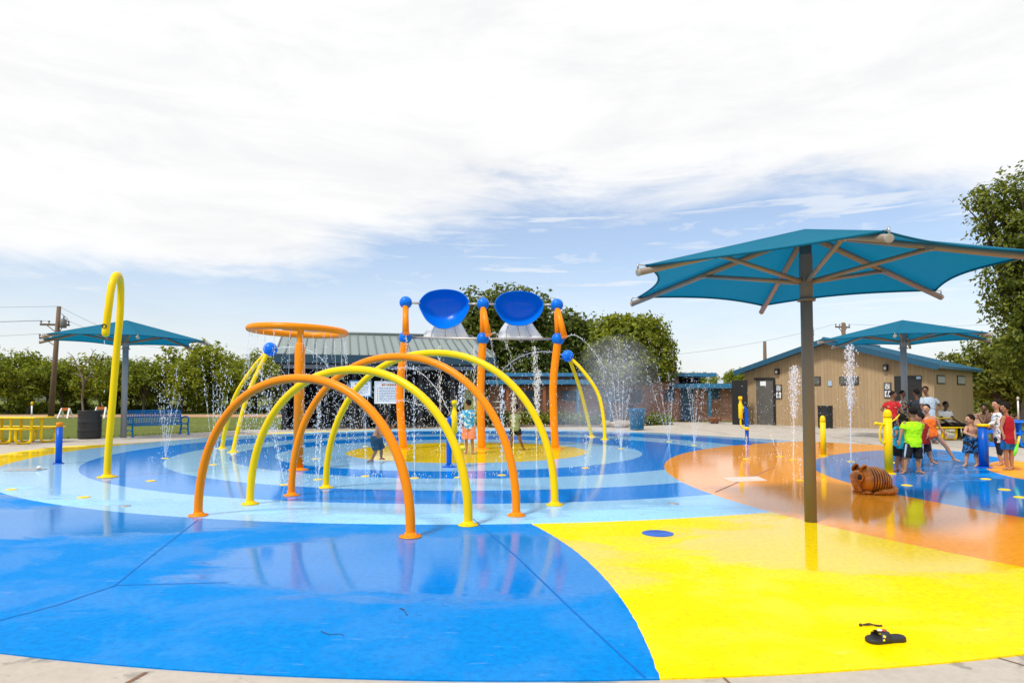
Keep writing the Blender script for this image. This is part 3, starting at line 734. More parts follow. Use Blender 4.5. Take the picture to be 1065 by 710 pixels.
def boulder(px, py, r, mat, label, seed):
    B = at(px, py); b = MB(); b.ell(B+Vector((0,0,r[2]*.75)), r, n=26, m=16)
    for i, v in enumerate(b.v):
        d = v-B; nz = mnoise.noise(d*2.4+Vector((seed,0,0)))*.35+mnoise.noise(d*7+Vector((seed,3,0)))*.12
        b.v[i] = B+d*(1+nz)
    tag(b.build('boulder', mat, base=B), label, 'boulder')
boulder(645,444.5,(.52,.35,.22), m_rock, 'long tan boulder beside the teal trash can', 1)
boulder(630,444,(.30,.25,.17), m_rock, 'small tan boulder in the mist beside the longer one', 5)
B = at(743,440.2); b = MB(); b.lathe([(.14,0),(.2,.03),(.36,.17),(.42,.30),(.44,.33),(.40,.33),(.32,.2),(.15,.12),(.01,.1)], B, 32)
tag(b.build('bowl', m_clay, base=B), 'wide brown clay fire bowl on the lawn strip before the brick wall', 'bowl')
# ================================================================== BUILDINGS
def brickf():
    t = NT('brick_wall'); p = t.obj(); s_ = t.n('ShaderNodeSeparateXYZ'); t.l(p, s_.inputs[0])
    v = t.n('ShaderNodeCombineXYZ'); t.l(t.math('ADD', s_.outputs[0], s_.outputs[1]), v.inputs[0]); t.l(s_.outputs[2], v.inputs[1])
    br = t.n('ShaderNodeTexBrick'); t.l(v.outputs[0], br.inputs['Vector']); br.inputs['Scale'].default_value = 1
    br.inputs['Brick Width'].default_value = .22; br.inputs['Row Height'].default_value = .085; br.inputs['Mortar Size'].default_value = .012
    for k, c in (('Color1',(.64,.26,.16,1)),('Color2',(.46,.17,.105,1)),('Mortar',(.50,.42,.36,1))): br.inputs[k].default_value = c
    n = t.noise(p, 1.2, 5); c = t.mul(br.outputs[0], t.mix(n, (.75,.75,.75), (1.2,1.2,1.2)))
    return t.done(t.bsdf(c, .85, t.bump(br.outputs['Fac'], -.4, .01), spec=.3))
m_brick = brickf()
m_bluetrim = M('blue_metal_trim', (.035,.19,.36), .4, .15, 2, .05); m_greentrim = M('dark_teal_trim', (.012,.05,.075), .45, .2, 3)
m_glass = M('window_glass', (.03,.05,.07), .12, .2, 2, spec=.8); m_bluedoor = M('blue_grey_door', (.09,.16,.26), .5, .15, 2)
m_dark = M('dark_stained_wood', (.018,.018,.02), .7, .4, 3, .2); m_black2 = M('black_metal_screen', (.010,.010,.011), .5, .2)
def roofmat(name, col, d, period=.4, rough=.4):
    t = NT(name); p = t.pos(); dt = t.n('ShaderNodeVectorMath', operation='DOT_PRODUCT'); t.l(p, dt.inputs[0]); dt.inputs[1].default_value = d
    n = t.noise(p, 1.2, 5); c = t.mix(n, sh(col,.8), sh(col,1.15)); fr = t.math('FRACT', t.math('DIVIDE', dt.outputs['Value'], period))
    k = t.math('LESS_THAN', fr, .07); c = t.mix(t.math('MULTIPLY', k, .55), c, sh(col,.35))
    return t.done(t.bsdf(c, rough, t.bump(n, .1), metal=.0, spec=.5))
# --- open picnic shelter with the grey metal roof
SA = math.radians(15); SU = Vector((math.cos(SA), math.sin(SA), 0)); SW = Vector((-math.sin(SA), math.cos(SA), 0)); SO = atY(285.5, 413, 27.8); SO.z = 0
def sh_(u, w, z): return SO+SU*u+SW*w+Vector((0,0,z))
q = hit(515, 371, SO, SW); SLN = (q-SO).dot(SU); SD = 7.6; zE = hit(285.5, 368.6, SO, SW).z; zR = zE+1.28
t = thing('picnic_shelter', 'dark open shelter with a ribbed grey metal roof behind the arches', 'shelter', sh_(SLN/2, .5, 0))
m_roofg = M('grey_green_metal_roof', (.20,.25,.245), .42, .12, 1.5, spec=.3)
def sbx(mb, u0, u1, w0, w1, z0, z1): mb.prism([sh_(u0,w0,z0), sh_(u1,w0,z0), sh_(u1,w1,z0), sh_(u0,w1,z0)], Vector((0,0,z1-z0)))
e0, e1, b0, b1 = sh_(0,0,zE), sh_(SLN,0,zE), sh_(0,SD,zE), sh_(SLN,SD,zE); r0, r1 = sh_(0,SD/2,zR), sh_(SLN-.35,SD/2,zR)
b = MB()
for P in ([e0,e1,r1,r0], [b1,b0,r0,r1], [e1,b1,r1], [b0,e0,r0]): b.prism(P, (0,0,.05))
rf = b.build('roof', m_roofg, t)
b = MB(); n = 24
for i in range(n+1):
    u = (SLN-.35)*i/n; b.bar(sh_(u,-.01,zE+.075), sh_(u,SD/2,zR+.075), .04, .05)
b.tube([r0+Vector((0,0,.08)), r1+Vector((0,0,.08))], .09, 8); b.tube([r1+Vector((0,0,.08)), e1+Vector((0,0,.08))], .06, 8); b.build('roof_seam', M('roof_seam_metal', (.10,.13,.13), .45), rf)
b = MB(); sbx(b,-.03,SLN+.03,-.06,-.01,zE-.34,zE+.03); sbx(b,-.06,-.01,-.01,SD,zE-.34,zE+.03); sbx(b,SLN+.01,SLN+.06,-.01,SD,zE-.34,zE+.03); b.build('fascia', m_greentrim, t)
b = MB(); sbx(b,.3,SLN-.2,.35,.5,zE-.58,zE-.40); b.build('front_beam', M('beam_grey', (.22,.24,.26), .6, .15, 3), t)
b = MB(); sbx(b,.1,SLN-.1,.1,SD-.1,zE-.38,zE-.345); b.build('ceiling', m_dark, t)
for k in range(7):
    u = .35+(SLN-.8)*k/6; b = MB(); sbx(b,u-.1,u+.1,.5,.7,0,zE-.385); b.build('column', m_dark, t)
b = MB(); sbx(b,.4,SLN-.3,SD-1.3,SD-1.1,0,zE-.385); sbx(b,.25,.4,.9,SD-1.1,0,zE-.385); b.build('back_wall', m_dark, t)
b = MB(); sbx(b,1.5,6.5,SD-2.4,SD-1.7,0,1.05); b.build('counter', M('counter_grey', (.05,.055,.06), .6), t)
b = MB(); m_ht = M('hatch_blue_grey', (.06,.08,.1), .5); sbx(b,6.6,8.2,SD-1.4,SD-1.303,1.4,2.3); b.build('serving_hatch', m_ht, t); b = MB(); sbx(b,2,3.2,SD-1.4,SD-1.303,1.4,2.3); b.build('serving_hatch', m_ht, t)
b = MB(); sbx(b,.2,SLN-.2,.2,SD-.6,-.1,.012); b.build('slab', m_conc, t)
for k, (u, w_) in enumerate(((1.9,2.6),(5,2.4),(7.9,2.8))):
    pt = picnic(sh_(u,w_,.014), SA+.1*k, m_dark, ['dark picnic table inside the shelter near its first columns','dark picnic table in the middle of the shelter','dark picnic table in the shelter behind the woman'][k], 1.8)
# notice boards fixed to the shelter front
def board(x0_, y0_, x1_, y1_, label, heads, frame_m):
    pa_, pb_ = hit(x0_, y1_, sh_(0,.3,0), SW), hit(x1_, y0_, sh_(0,.3,0), SW); ua, ub = (pa_-SO).dot(SU), (pb_-SO).dot(SU); za, zb = pa_.z, pb_.z
    t_ = thing('notice_board', label, 'sign', sh_((ua+ub)/2,.3,za))
    b_ = MB(); sbx(b_,ua,ub,.3,.34,za,zb); b_.build('panel', m_white, t_)
    b_ = MB(); sbx(b_,ua-.05,ub+.05,.285,.36,za-.05,za); sbx(b_,ua-.05,ub+.05,.285,.36,zb,zb+.05); sbx(b_,ua-.05,ua,.285,.36,za,zb); sbx(b_,ub,ub+.05,.285,.36,za,zb); b_.build('frame', frame_m, t_)
    b_ = MB(); um = (ua+ub)/2; sbx(b_,um-.05,um+.05,.345,.42,0,zb); b_.build('post', m_dark, t_)
    rng = random.Random(heads); hd, tx, bu = MB(), MB(), MB(); z = zb-.10; x = ua+(ub-ua)*.22
    while x < ua+(ub-ua)*.82: q_ = rng.uniform(.03,.07); sbx(hd,x,x+q_,.293,.299,z-.06,z+.025); x += q_+.02
    z -= .15
    while z > za+.06:
        bu.ell(sh_(ua+.09,.298,z), .022, n=8, m=5); x = ua+.17; lim = ub-rng.uniform(.08,.3)
        while x < lim: q_ = rng.uniform(.03,.12); sbx(tx,x,x+q_,.294,.299,z-.014,z+.014); x += q_+.022
        z -= .075
    hd.build('heading', M('heading_ink', (.42,.13,.02) if heads == 2 else (.03,.16,.5), .6), t_); tx.build('text_rows', M('text_ink', (.12,.2,.36), .6), t_); bu.build('bullet', M('bullet_ink', (.6,.26,.05), .6), t_)
board(364.5, 396.5, 385.5, 411.5, 'smaller blue-edged notice board beside the large white rules board', 1, m_bluetrim)
board(390.5, 397.5, 419.5, 418.5, 'large white rules board with an orange heading behind the orange post', 2, m_white)

# --- long brick building with blue flat roofs
YB = 40.5
def X(px, Y=YB): return (px-532.5)/F*Y
def Z(py, Y=YB): return atY(532, py, Y).z
t = thing('brick_building', 'long low brick building with flat blue-edged roofs behind the lawn strip', 'building', (X(640), YB, 0))
def bx(name, x0_, x1_, y0_, y1_, z0_, z1_, mat, par=None, bev=0):
    b_ = MB(); b_.box(((x0_+x1_)/2, (y0_+y1_)/2, (z0_+z1_)/2), (x1_-x0_, y1_-y0_, z1_-z0_)); return b_.build(name, mat, par or t, bev=bev)
bx('wall', X(508), X(706), YB, YB+8, -.05, Z(391), m_brick); bx('wall', X(706), X(770), YB+.3, YB+7, -.05, Z(404), m_brick)
bx('roof', X(500), X(742.5), YB-.6, YB+9, Z(391.5), Z(388), m_bluetrim); bx('roof', X(696), X(771.5), YB-.8, YB+7.5, Z(403.8), Z(399), m_bluetrim)
bx('wall', X(706)+.05, X(738), YB+2, YB+7, Z(404), Z(392), m_dark)
bx('canopy', X(498), X(637), YB-1.6, YB-.003, Z(400), Z(395.5), m_bluetrim)
bx('soffit', X(498)+.1, X(637)-.1, YB-1.5, YB-.01, Z(400)-.06, Z(400)-.003, m_dark)
for px in (528, 566, 575, 601, 634): q = X(px, YB-1.3); bx('canopy_post', q-.09, q+.09, YB-1.4, YB-1.22, -.05, Z(400), M('rust_post', (.30,.10,.04), .6) if px < 590 else m_bluetrim)
q = X(737.5, YB-.6); bx('roof_post', q-.07, q+.07, YB-.7, YB-.56, -.05, Z(404), m_bluetrim)
def win(px0, py0, px1, py1, Y, fm, gm, n=1, name='window'):
    x0_, x1_, z0_, z1_ = X(px0), X(px1), Z(py1), Z(py0)
    f_ = MB(); w_ = .07
    for x in (x0_, x1_): f_.box((x, Y-.02, (z0_+z1_)/2), (w_, .1, z1_-z0_+w_))
    for z in (z0_, z1_): f_.box(((x0_+x1_)/2, Y-.025, z), (x1_-x0_-w_, .08, w_))
    for k in range(1, n): f_.box((x0_+(x1_-x0_)*k/n, Y-.022, (z0_+z1_)/2), (.05,.07,z1_-z0_-w_))
    fo = f_.build(name, fm, t); bx('pane', x0_, x1_, Y-.012, Y+.02, z0_, z1_, gm, fo)
for q in ((742,405.5,749.5,414),(768,406,772,414)): win(*q, YB+.3, m_bluetrim, m_bluedoor)
win(692,406,700.5,416.5, YB, m_bluetrim, m_bluedoor, 2); win(623,405.5,666.5,418, YB, m_bluetrim, m_bluedoor, 4); win(546,407,560,434, YB, m_bluetrim, m_bluedoor, 2); win(584,407,600,416, YB, m_bluetrim, m_bluedoor, 2)
win(709.5,404.5,721.5,436.3, YB+.3, m_bluetrim, m_bluedoor, 2, 'door')
b = MB()
for py in (418,424): b.tube([Vector((X(512,YB-2.3), YB-2.3, Z(py,YB-2.3))), Vector((X(528,YB-2.3), YB-2.3, Z(py,YB-2.3)))], .04, 8)
b.build('handrail', m_steel, t)
bx('roof_vent', X(750,YB+3)-.16, X(750,YB+3)+.16, YB+3, YB+3.3, Z(399)-.05, Z(399)+.32, m_white)

# --- tan restroom building turned 48 degrees
C0 = Vector((18.5, 28.0, 0)); U = Vector((-.66, .751, 0)).normalized(); W = Vector((.751, .66, 0)).normalized(); ZV = Vector((0,0,1))
LU, LW = 8.9, 6.2
def siding():
    t_ = NT('tan_siding'); p = t_.pos(); d = t_.n('ShaderNodeVectorMath', operation='DOT_PRODUCT'); t_.l(p, d.inputs[0]); d.inputs[1].default_value = U+W
    fr = t_.math('FRACT', t_.math('DIVIDE', d.outputs['Value'], .165)); gr = t_.math('LESS_THAN', fr, .1); wn = t_.n('ShaderNodeTexWhiteNoise', noise_dimensions='1D'); t_.l(t_.math('FLOOR', t_.math('DIVIDE', d.outputs['Value'], .165)), wn.inputs['W'])
    n = t_.noise(t_.mapv(p, (3,3,.7)), 3, 6, .7); c = t_.mix(n, (.33,.225,.12), (.43,.31,.185)); c = t_.mul(c, t_.mix(wn.outputs['Value'], (.94,.94,.94), (1.05,1.05,1.04))); c = t_.mix(t_.math('MULTIPLY', gr, .32), c, (.15,.10,.06)); c = t_.mix(t_.step(t_.noise(t_.mapv(p, (1.2,1.2,.35)), 1.6, 5, .7), .56, .72, 0, .35), c, (.20,.15,.10))
    return t_.done(t_.bsdf(c, .8, t_.bump(t_.math('ADD', t_.math('MULTIPLY', gr, -1), t_.math('MULTIPLY', n, .3)), .5, .02), spec=.3))
m_side = siding()
t = thing('restroom_building', 'tan restroom building with a blue metal gable roof behind the crowd', 'building', C0+U*LU/2)
def G(u, w, z): return C0+U*u+W*w+ZV*z
def uf(px, py):                          # (u, z) on the front wall for a photo pixel
    p = hit(px, py, C0, W); return (p-C0).dot(U), p.z
def wf(px, py):
    p = hit(px, py, C0, U); return (p-C0).dot(W), p.z
ze = 2.78; zp = 4.12
b = MB(); prof = [(0,-.05),(LU,-.05),(LU,ze),(LU/2,zp),(0,ze)]
b.prism([G(u,0,z) for u, z in prof][::-1], W*LW); b.build('wall', m_side, t)
b = MB(); ov, oe = .5, .32; sl = (zp-ze)/(LU/2); th = .12
for s_ in (-1, 1):
    ue = LU/2 - s_*(LU/2+oe) ; z_e = ze - sl*oe + .02
    b.prism([G(LU/2,-ov,zp+.02), G(ue,-ov,z_e), G(ue,LW+ov,z_e), G(LU/2,LW+ov,zp+.02)], ZV*th)
m_blueroof = M('blue_metal_roof', (.007,.085,.16), .35, .25, 2.5, .1, 8)
rf = b.build('roof', m_blueroof, t)
b = MB()
for s_ in (-1, 1):
    for i in range(23):
        w = -ov+(LW+2*ov)*i/22; ue = LU/2 - s_*(LU/2+oe); b.bar(G(LU/2,w,zp+.03+th), G(ue,w,ze-sl*oe+.03+th), .035, .05)
b.tube([G(LU/2,-ov-.02,zp+th+.05), G(LU/2,LW+ov,zp+th+.05)], .1, 8)
b.build('roof_seam', M('blue_roof_seam', (.02,.13,.22), .35), rf)
b = MB()
for s_ in (-1, 1):
    ue = LU/2 - s_*(LU/2+oe); A, B = G(LU/2,-ov-.02,zp+.07), G(ue,-ov-.02,ze-sl*oe+.07); b.bar(A, B, .04, .26)
b.build('rake_trim', M('dark_blue_trim', (.008,.075,.14), .4), t)
def wbox(name, u0, u1, z0, z1, mat, d0=-.03, d1=.02, par=None):
    b_ = MB(); b_.prism([G(u0,d0,z0), G(u1,d0,z0), G(u1,d0,z1), G(u0,d0,z1)], W*(d1-d0)); return b_.build(name, mat, par or t)
def sbox(name, w0, w1, z0, z1, mat, d=.03):
    b_ = MB(); b_.prism([G(-d,w0,z0), G(-d,w1,z0), G(-d,w1,z1), G(-d,w0,z1)], U*(d+.02)); return b_.build(name, mat, t)
def fpx(name, x0_, y0_, x1_, y1_, mat, d0=-.03, par=None):
    u0, z1 = uf(x0_, y0_); u1, z0 = uf(x1_, y1_); return wbox(name, min(u0,u1), max(u0,u1), z0, z1, mat, d0, .02, par)
u0, zt_ = uf(804.5, 394.5); u1, _ = uf(786.5, 394.5)
dr = wbox('doorway', u1, u0, 0, zt_, M('grey_inside', (.10,.095,.085), .7, .3, 3), -.03) if u1 < u0 else wbox('doorway', u0, u1, 0, zt_, M('grey_inside', (.10,.095,.085), .7, .3, 3), -.03)
ua, ub = sorted((uf(786.5,395)[0], uf(771,395)[0])); wbox('privacy_screen', ua, ub, -.02, zt_-.02, m_black2, -1.0, -.93)
ul, ur = sorted((uf(806,394)[0], uf(785,394)[0])); wbox('door_head', ul, ur, zt_+.002, zt_+.1, m_black2, -.08)
uu = min(u0,u1); wbox('door_jamb', uu-.1, uu-.002, 0, zt_, m_black2, -.08)
fpx('wall_plate', 791, 396.5, 797, 401, m_white, -.05)
u0, zt_ = uf(930, 391); u1, _ = uf(958.5, 391)
dr = wbox('doorway', min(u0,u1), max(u0,u1), 0, zt_, m_black2, -.03); fpx('wall_plate', 953.5, 391.3, 958, 394, M('pale_blue_plate', (.35,.5,.65), .5), -.06)
fpx('wall_plate', 861.5, 396, 865.5, 401, M('pale_blue_plate', (.35,.5,.65), .5), -.05)
for q in ((874,392.5,892.5,399),(845,392.5,853,399.5)):
    fo = fpx('window', q[0]-.8, q[1]-.8, q[2]+.8, q[3]+.8, m_black2, -.05); fpx('pane', *q, M('dim_glass', (.10,.105,.095), .2), -.056, fo)
for q in ((919.5,379,924,385.5),(806.8,383.5,811,389)):
    f_ = fpx('wall_lamp', *q, m_black2, -.16); fpx('lens', q[0]+.8, q[1]+2, q[2]-1.2, q[3]-1.2, M('lamp_lens', (.4,.4,.4), .3), -.167, f_)
# restroom pictogram signs
def pict(px0, py0, px1, py1):
    s_ = fpx('restroom_sign', px0, py0, px1, py1, m_black2, -.05); ul, zt = uf(px0, py0); ur, zb = uf(px1, py1)
    def L(fx, fz): return G(ul+(ur-ul)*fx, -.058, zb+(zt-zb)*fz)
    for k in (0, 1):
        f = MB(); f.prism([L(.12,.06+k*.49), L(.88,.06+k*.49), L(.88,.46+k*.49), L(.12,.46+k*.49)], W*.006); f.build('sign_panel', m_white if k == 0 else M('sign_grey', (.3,.3,.3), .5), s_)
    m = MB(); off = W*-.006
    m.ell(L(.5,.40)+off, (.035,.035,.035), n=8, m=6); m.bar(L(.5,.35)+off, L(.5,.22)+off, .09, .012)
    for d in (-.1,.1): m.bar(L(.5+d,.24)+off, L(.5+d,.09)+off, .035, .012); m.bar(L(.5+d*2,.34)+off, L(.5+d*2.2,.22)+off, .025, .012)
    m.build('person_pictogram', m_black2, s_)
    m = MB(); c_ = L(.48,.70)+off
    m.tube([c_+U*(.075*math.cos(a))+ZV*(.075*math.sin(a)) for a in [2*PI*k/20 for k in range(20)]], .014, 6, closed=True); m.ell(L(.42,.90)+off, (.028,.028,.028), n=8, m=6)
    m.bar(L(.42,.86)+off, L(.44,.74)+off, .03, .012); m.bar(L(.44,.74)+off, L(.66,.73)+off, .025, .012); m.bar(L(.66,.73)+off, L(.74,.6)+off, .022, .012); m.build('wheelchair_pictogram', m_white, s_)
pict(807, 400, 813.5, 414.5); pict(919.5, 398, 927.5, 413.5)
for q in ((974.5,391,982,398),(995.5,391.5,1003,399)):
    w0, z1 = wf(q[0], q[1]); w1, z0 = wf(q[2], q[3]); sbox('window', min(w0,w1)-.06, max(w0,w1)+.06, z0-.06, z1+.06, m_black2, .03); sbox('pane', min(w0,w1), max(w0,w1), z0, z1, M('pale_glass', (.34,.36,.34), .3), .036)

# ================================================================== POLES AND WIRES
m_ins = M('insulator_grey', (.2,.2,.2), .4)
def upole(px, ptop, Y, r, arms, label, lean=0, tr=False, base_py=None):
    B = Vector((X(px, Y), Y, -.05)); zt = Z(ptop, Y); t_ = thing('utility_pole', label, 'utility pole', B)
    T = Vector((B.x+lean, Y, zt)); b_ = MB(); b_.tube([B, B.lerp(T,.5), T], [r, r*.85, r*.7], 12); b_.build('mast', m_wood, t_)
    pts = []
    for k, (x0_, x1_, py, th_) in enumerate(arms):
        z = Z(py, Y); A, C = Vector((X(x0_,Y), Y-.12, z)), Vector((X(x1_,Y), Y+.25, z-.0)); b_ = MB(); b_.bar(A, C, .12, .14); 
        mm = (A+C)/2; b_.bar(A.lerp(C,.2), Vector((T.x, Y, z-.7)), .05,.05); b_.bar(A.lerp(C,.8), Vector((T.x, Y, z-.7)), .05,.05); ca = b_.build('crossarm', m_wood, t_)
        for f in (.03,.3,.7,.97):
            q = A.lerp(C, f); i_ = MB(); i_.lathe([(.03,0),(.03,.1),(.07,.12),(.075,.18),(.04,.24),(.02,.25)], q+Vector((0,0,.07)), 10); i_.build('insulator', m_ins, ca); pts.append(q+Vector((0,0,.3)))
    if tr:
        b_ = MB(); b_.lathe([(.2,0),(.22,.05),(.22,.6),(.1,.68)], Vector((T.x+.42, Y-.1, Z(341,Y))), 16); b_.lathe([(.04,.68),(.05,.8),(.03,.9)], Vector((T.x+.45, Y-.1, Z(341,Y))), 8); b_.build('transformer', M('transformer_grey', (.12,.12,.12), .5), t_)
        b_ = MB(); b_.tube(smooth_path([Vector((T.x+.4,Y-.1,Z(336,Y))), Vector((T.x+.7,Y,Z(333,Y))), Vector((T.x+.2,Y,Z(326,Y)))], 5), .02, 6); b_.build('jumper_wire', m_wire, t_)
    return T, pts
def wire(a, b_, sag, label, r=.010):
    m = MB(); N = 24; a = Vector(a); b_ = Vector(b_); m.tube([a.lerp(b_, i/N)-Vector((0,0,sag*4*(i/N)*(1-i/N))) for i in range(N+1)], r, 5)
    tag(m.build('power_line', m_wire, base=a), label, 'cable')
T1, p1 = upole(54, 318.5, 47, .2, [(41,68,337.5,1),(40.5,56,351.5,1)], 'weathered utility pole with two crossarms and a transformer before the tree row', .35, True)
T2, p2 = upole(202, 361, 72, .22, [(191.5,212,362.5,1)], 'distant wooden utility pole with one crossarm between umbrella and yellow canes')
T3, p3 = upole(796, 355, 46, .16, [], 'bare pole top showing above the tan roof slope')
T4, p4 = upole(878.5, 335.5, 62, .26, [(869.5,886.5,340,1)], 'utility pole with crossarm above the far umbrella')
T5, p5 = upole(846, 340, 50, .12, [(843.5,848.5,347.5,1)], 'thin pole half hidden behind the brown umbrella pole')
L0 = lambda py: Vector((-72, 50, Z(py, 50)+0))
wire(L0(313), T1, .3, 'uppermost power line running into the pole before the trees'); wire(L0(331.5), p1[0], .3, 'power line to the outer insulator of the upper crossarm'); wire(L0(334), p1[1], .3, 'power line just below the outer one at the upper crossarm')
wire(L0(350.5), p1[4], .4, 'lowest power line reaching the lower crossarm')
wire(T1, p2[0], .8, 'sagging power line from pole top down to the distant pole'); wire(p1[3], p2[3], 1.0, 'second sagging power line between the two wooden poles')
wire(p4[0], Vector((X(640,50), 52, Z(372,50))), .6, 'power line crossing the sky above the restroom roof'); wire(p4[3], Vector((X(1120,70), 70, Z(330,70))), .5, 'power line from the far pole toward the big tree')
# small things beyond the lawn
def marker(px, py, Y, h, label, col):
    B = Vector((X(px,Y), Y, -.05)); t_ = thing('marker_post', label, 'post', B); b_ = MB(); b_.lathe([(.05,0),(.05,h)], B, 10); b_.build('post', m_white, t_)
    b_ = MB(); b_.lathe([(.075,0),(.075,.2),(.03,.24)], B+Vector((0,0,h)), 10); b_.build('cap', col, t_)
marker(34, 428, 45, .95, 'white marker post with yellow band beyond the picnic table', m_yellow); marker(1058, 428, 42, 1.3, 'pale blue post with cap on the dirt bank', M('pale_cap', (.6,.55,.45), .6)); marker(1004.5, 428, 50, .8, 'short white marker post seen beyond the lawn', m_white)
def aframe(px, Y, w, h, label):
    B = Vector((X(px,Y), Y, -.05)); t_ = thing('swing_frame', label, 'barricade', B)
    for s_ in (-1,1):
        b_ = MB(); b_.bar(B+Vector((s_*w,-.3,0)), B+Vector((s_*w*.8,0,h)), .09,.06); b_.bar(B+Vector((s_*w,.3,0)), B+Vector((s_*w*.8,0,h)), .09,.06); b_.build('leg', m_white, t_)
    b_ = MB(); b_.bar(B+Vector((-w*.9,0,h*.9)), B+Vector((w*.9,0,h*.9)), .06,.2); b_.build('rail', M('orange_board', (.5,.12,.02), .5), t_)
aframe(69, 46, .34, .72, 'white trestle barricade standing by the dirt road'); aframe(106, 46, .4, .8, 'white trestle barricade half hidden behind the trash drum')
# ================================================================== TREES
def leafmat(name, a, b_, tr):
    t_ = NT(name); p = t_.obj(); g_ = t_.n('ShaderNodeNewGeometry'); oi = t_.n('ShaderNodeObjectInfo')
    c = t_.mix(g_.outputs['Random Per Island'], a, b_); n = t_.noise(p, .55, 3)
    c = t_.mul(c, t_.mix(n, (.6,.62,.6), (1.3,1.25,1.1))); c = t_.mul(c, t_.mix(oi.outputs['Random'], (.85,.9,.9), (1.15,1.1,1)))
    bs = t_.bsdf(c, .6, spec=.25); tl = t_.n('ShaderNodeBsdfTranslucent'); t_.set(tl.inputs[0], t_.mul(c, (tr, tr, tr*.5)))
    mx = t_.n('ShaderNodeMixShader'); mx.inputs[0].default_value = .35; t_.l(bs, mx.inputs[1]); t_.l(tl.outputs[0], mx.inputs[2]); return t_.done(mx.outputs[0])
m_leafA = leafmat('mesquite_leaves', (.085,.125,.010), (.30,.335,.035), 1.6); m_leafB = leafmat('oak_leaves', (.055,.085,.012), (.18,.205,.03), 1.6); m_leafC = leafmat('elm_leaves', (.06,.09,.012), (.22,.245,.035), 1.6)
m_leafD = leafmat('live_oak_leaves', (.075,.11,.008), (.27,.30,.024), 1.6)
m_bark = M('bark', (.07,.055,.042), .9, .35, 4, .5, 14)
def tree(name, label, base, lobes, nleaf, ls, mat, rng, trunk_r, gap=.45, limbs=True, group=None, trunk_top=None):
    B = Vector(base); t_ = thing(name, label, 'tree', B, group)
    lob = [(B+Vector(c), Vector(r)) for c, r in lobes]; vol = [r.x*r.y*r.z for _, r in lob]; tot = sum(vol)
    seed = Vector((rng.random()*50, rng.random()*50, rng.random()*50)); vs = []; fs = []
    zmin = min(c.z-r.z for c, r in lob)
    for (c, r), w in zip(lob, vol):
        k = int(nleaf*w/tot); done = 0; tries = 0
        while done < k and tries < k*5:
            tries += 1; d = Vector((rng.gauss(0,1), rng.gauss(0,1), rng.gauss(0,1))).normalized(); q = rng.random()**.42
            off = 1+.30*mnoise.noise(d*2.6+seed)+.14*mnoise.noise(d*7+seed)
            p = c+Vector((d.x*r.x, d.y*r.y, d.z*r.z))*q*off
            if mnoise.noise(p*(1.35/max(.8, r.x*.45))+seed)*.5+.5 < gap-.12*q+rng.uniform(-.06,.06): continue
            # spray of a few leaves
            for _ in range(3):
                pp_ = p+Vector((rng.gauss(0,ls), rng.gauss(0,ls), rng.gauss(0,ls*.8)))
                n_ = (d+Vector((rng.gauss(0,.8), rng.gauss(0,.8), rng.gauss(.5,.7)))).normalized(); x = n_.orthogonal().normalized(); x = Matrix.Rotation(rng.uniform(0,6.28),3,n_) @ x; y = n_.cross(x)
                s_ = ls*rng.uniform(.6,1.35); o = len(vs)
                vs += [pp_-x*s_, pp_+y*s_*.55+n_*s_*.15, pp_+x*s_, pp_-y*s_*.55+n_*s_*.15]; fs.append((o,o+1,o+2,o+3))
            done += 1
    m = MB(); m.add(vs, fs, False); m.build('crown', mat, t_)
    m = MB(); tt_ = Vector((B.x, B.y, zmin + (trunk_top or .35)*(max(c.z for c, _ in lob)-zmin)))
    bend = Vector((rng.uniform(-.15,.15), 0, 0))*(tt_.z-B.z)
    m.tube(smooth_path([B-Vector((0,0,.1)), B.lerp(tt_, .15), B.lerp(tt_, .55)+bend, tt_+bend*.6], 5), [trunk_r*f for f in (1.5,1.35,1.22,1.12,1.05,1,.98,.96,.93,.9,.87,.84,.8,.76,.72,.68)], 10)
    if limbs:
        for c, r in lob:
            A = B.lerp(tt_, rng.uniform(.55,.95))+bend*.6; E_ = c+Vector((0,0,r.z*.25)); mid = A.lerp(E_, .5)+Vector((rng.uniform(-.3,.3)*r.x*.4, 0, r.z*.12))
            P = smooth_path([A, mid, E_], 5); m.tube(P, [trunk_r*(.5-.4*i/len(P)) for i in range(len(P))], 7)
            for _ in range(3):
                e = c+Vector((rng.uniform(-.8,.8)*r.x, rng.uniform(-.8,.8)*r.y, rng.uniform(-.2,.9)*r.z)); m.tube([mid.lerp(E_, rng.random()), e], [trunk_r*.2, trunk_r*.05], 5)
    m.build('trunk', m_bark, t_)
    return t_
rng = random.Random(7)
def lobset(rx, ry, z0, z1, n, rng, f=.5):
    L = []; H = z1-z0
    for i in range(n):
        a = 2*PI*i/n+rng.uniform(-.5,.5); q = rng.uniform(.35,.95); zz = z0+H*rng.uniform(.22,.82)
        r = rng.uniform(.75,1.2)*f
        L.append(((rx*q*math.cos(a), ry*q*math.sin(a), zz), (rx*r, ry*r, H*.5*rng.uniform(.35,.65))))
    L.append(((0,0,z0+H*.66), (rx*f*.9, ry*f*.9, H*.34)))
    return L
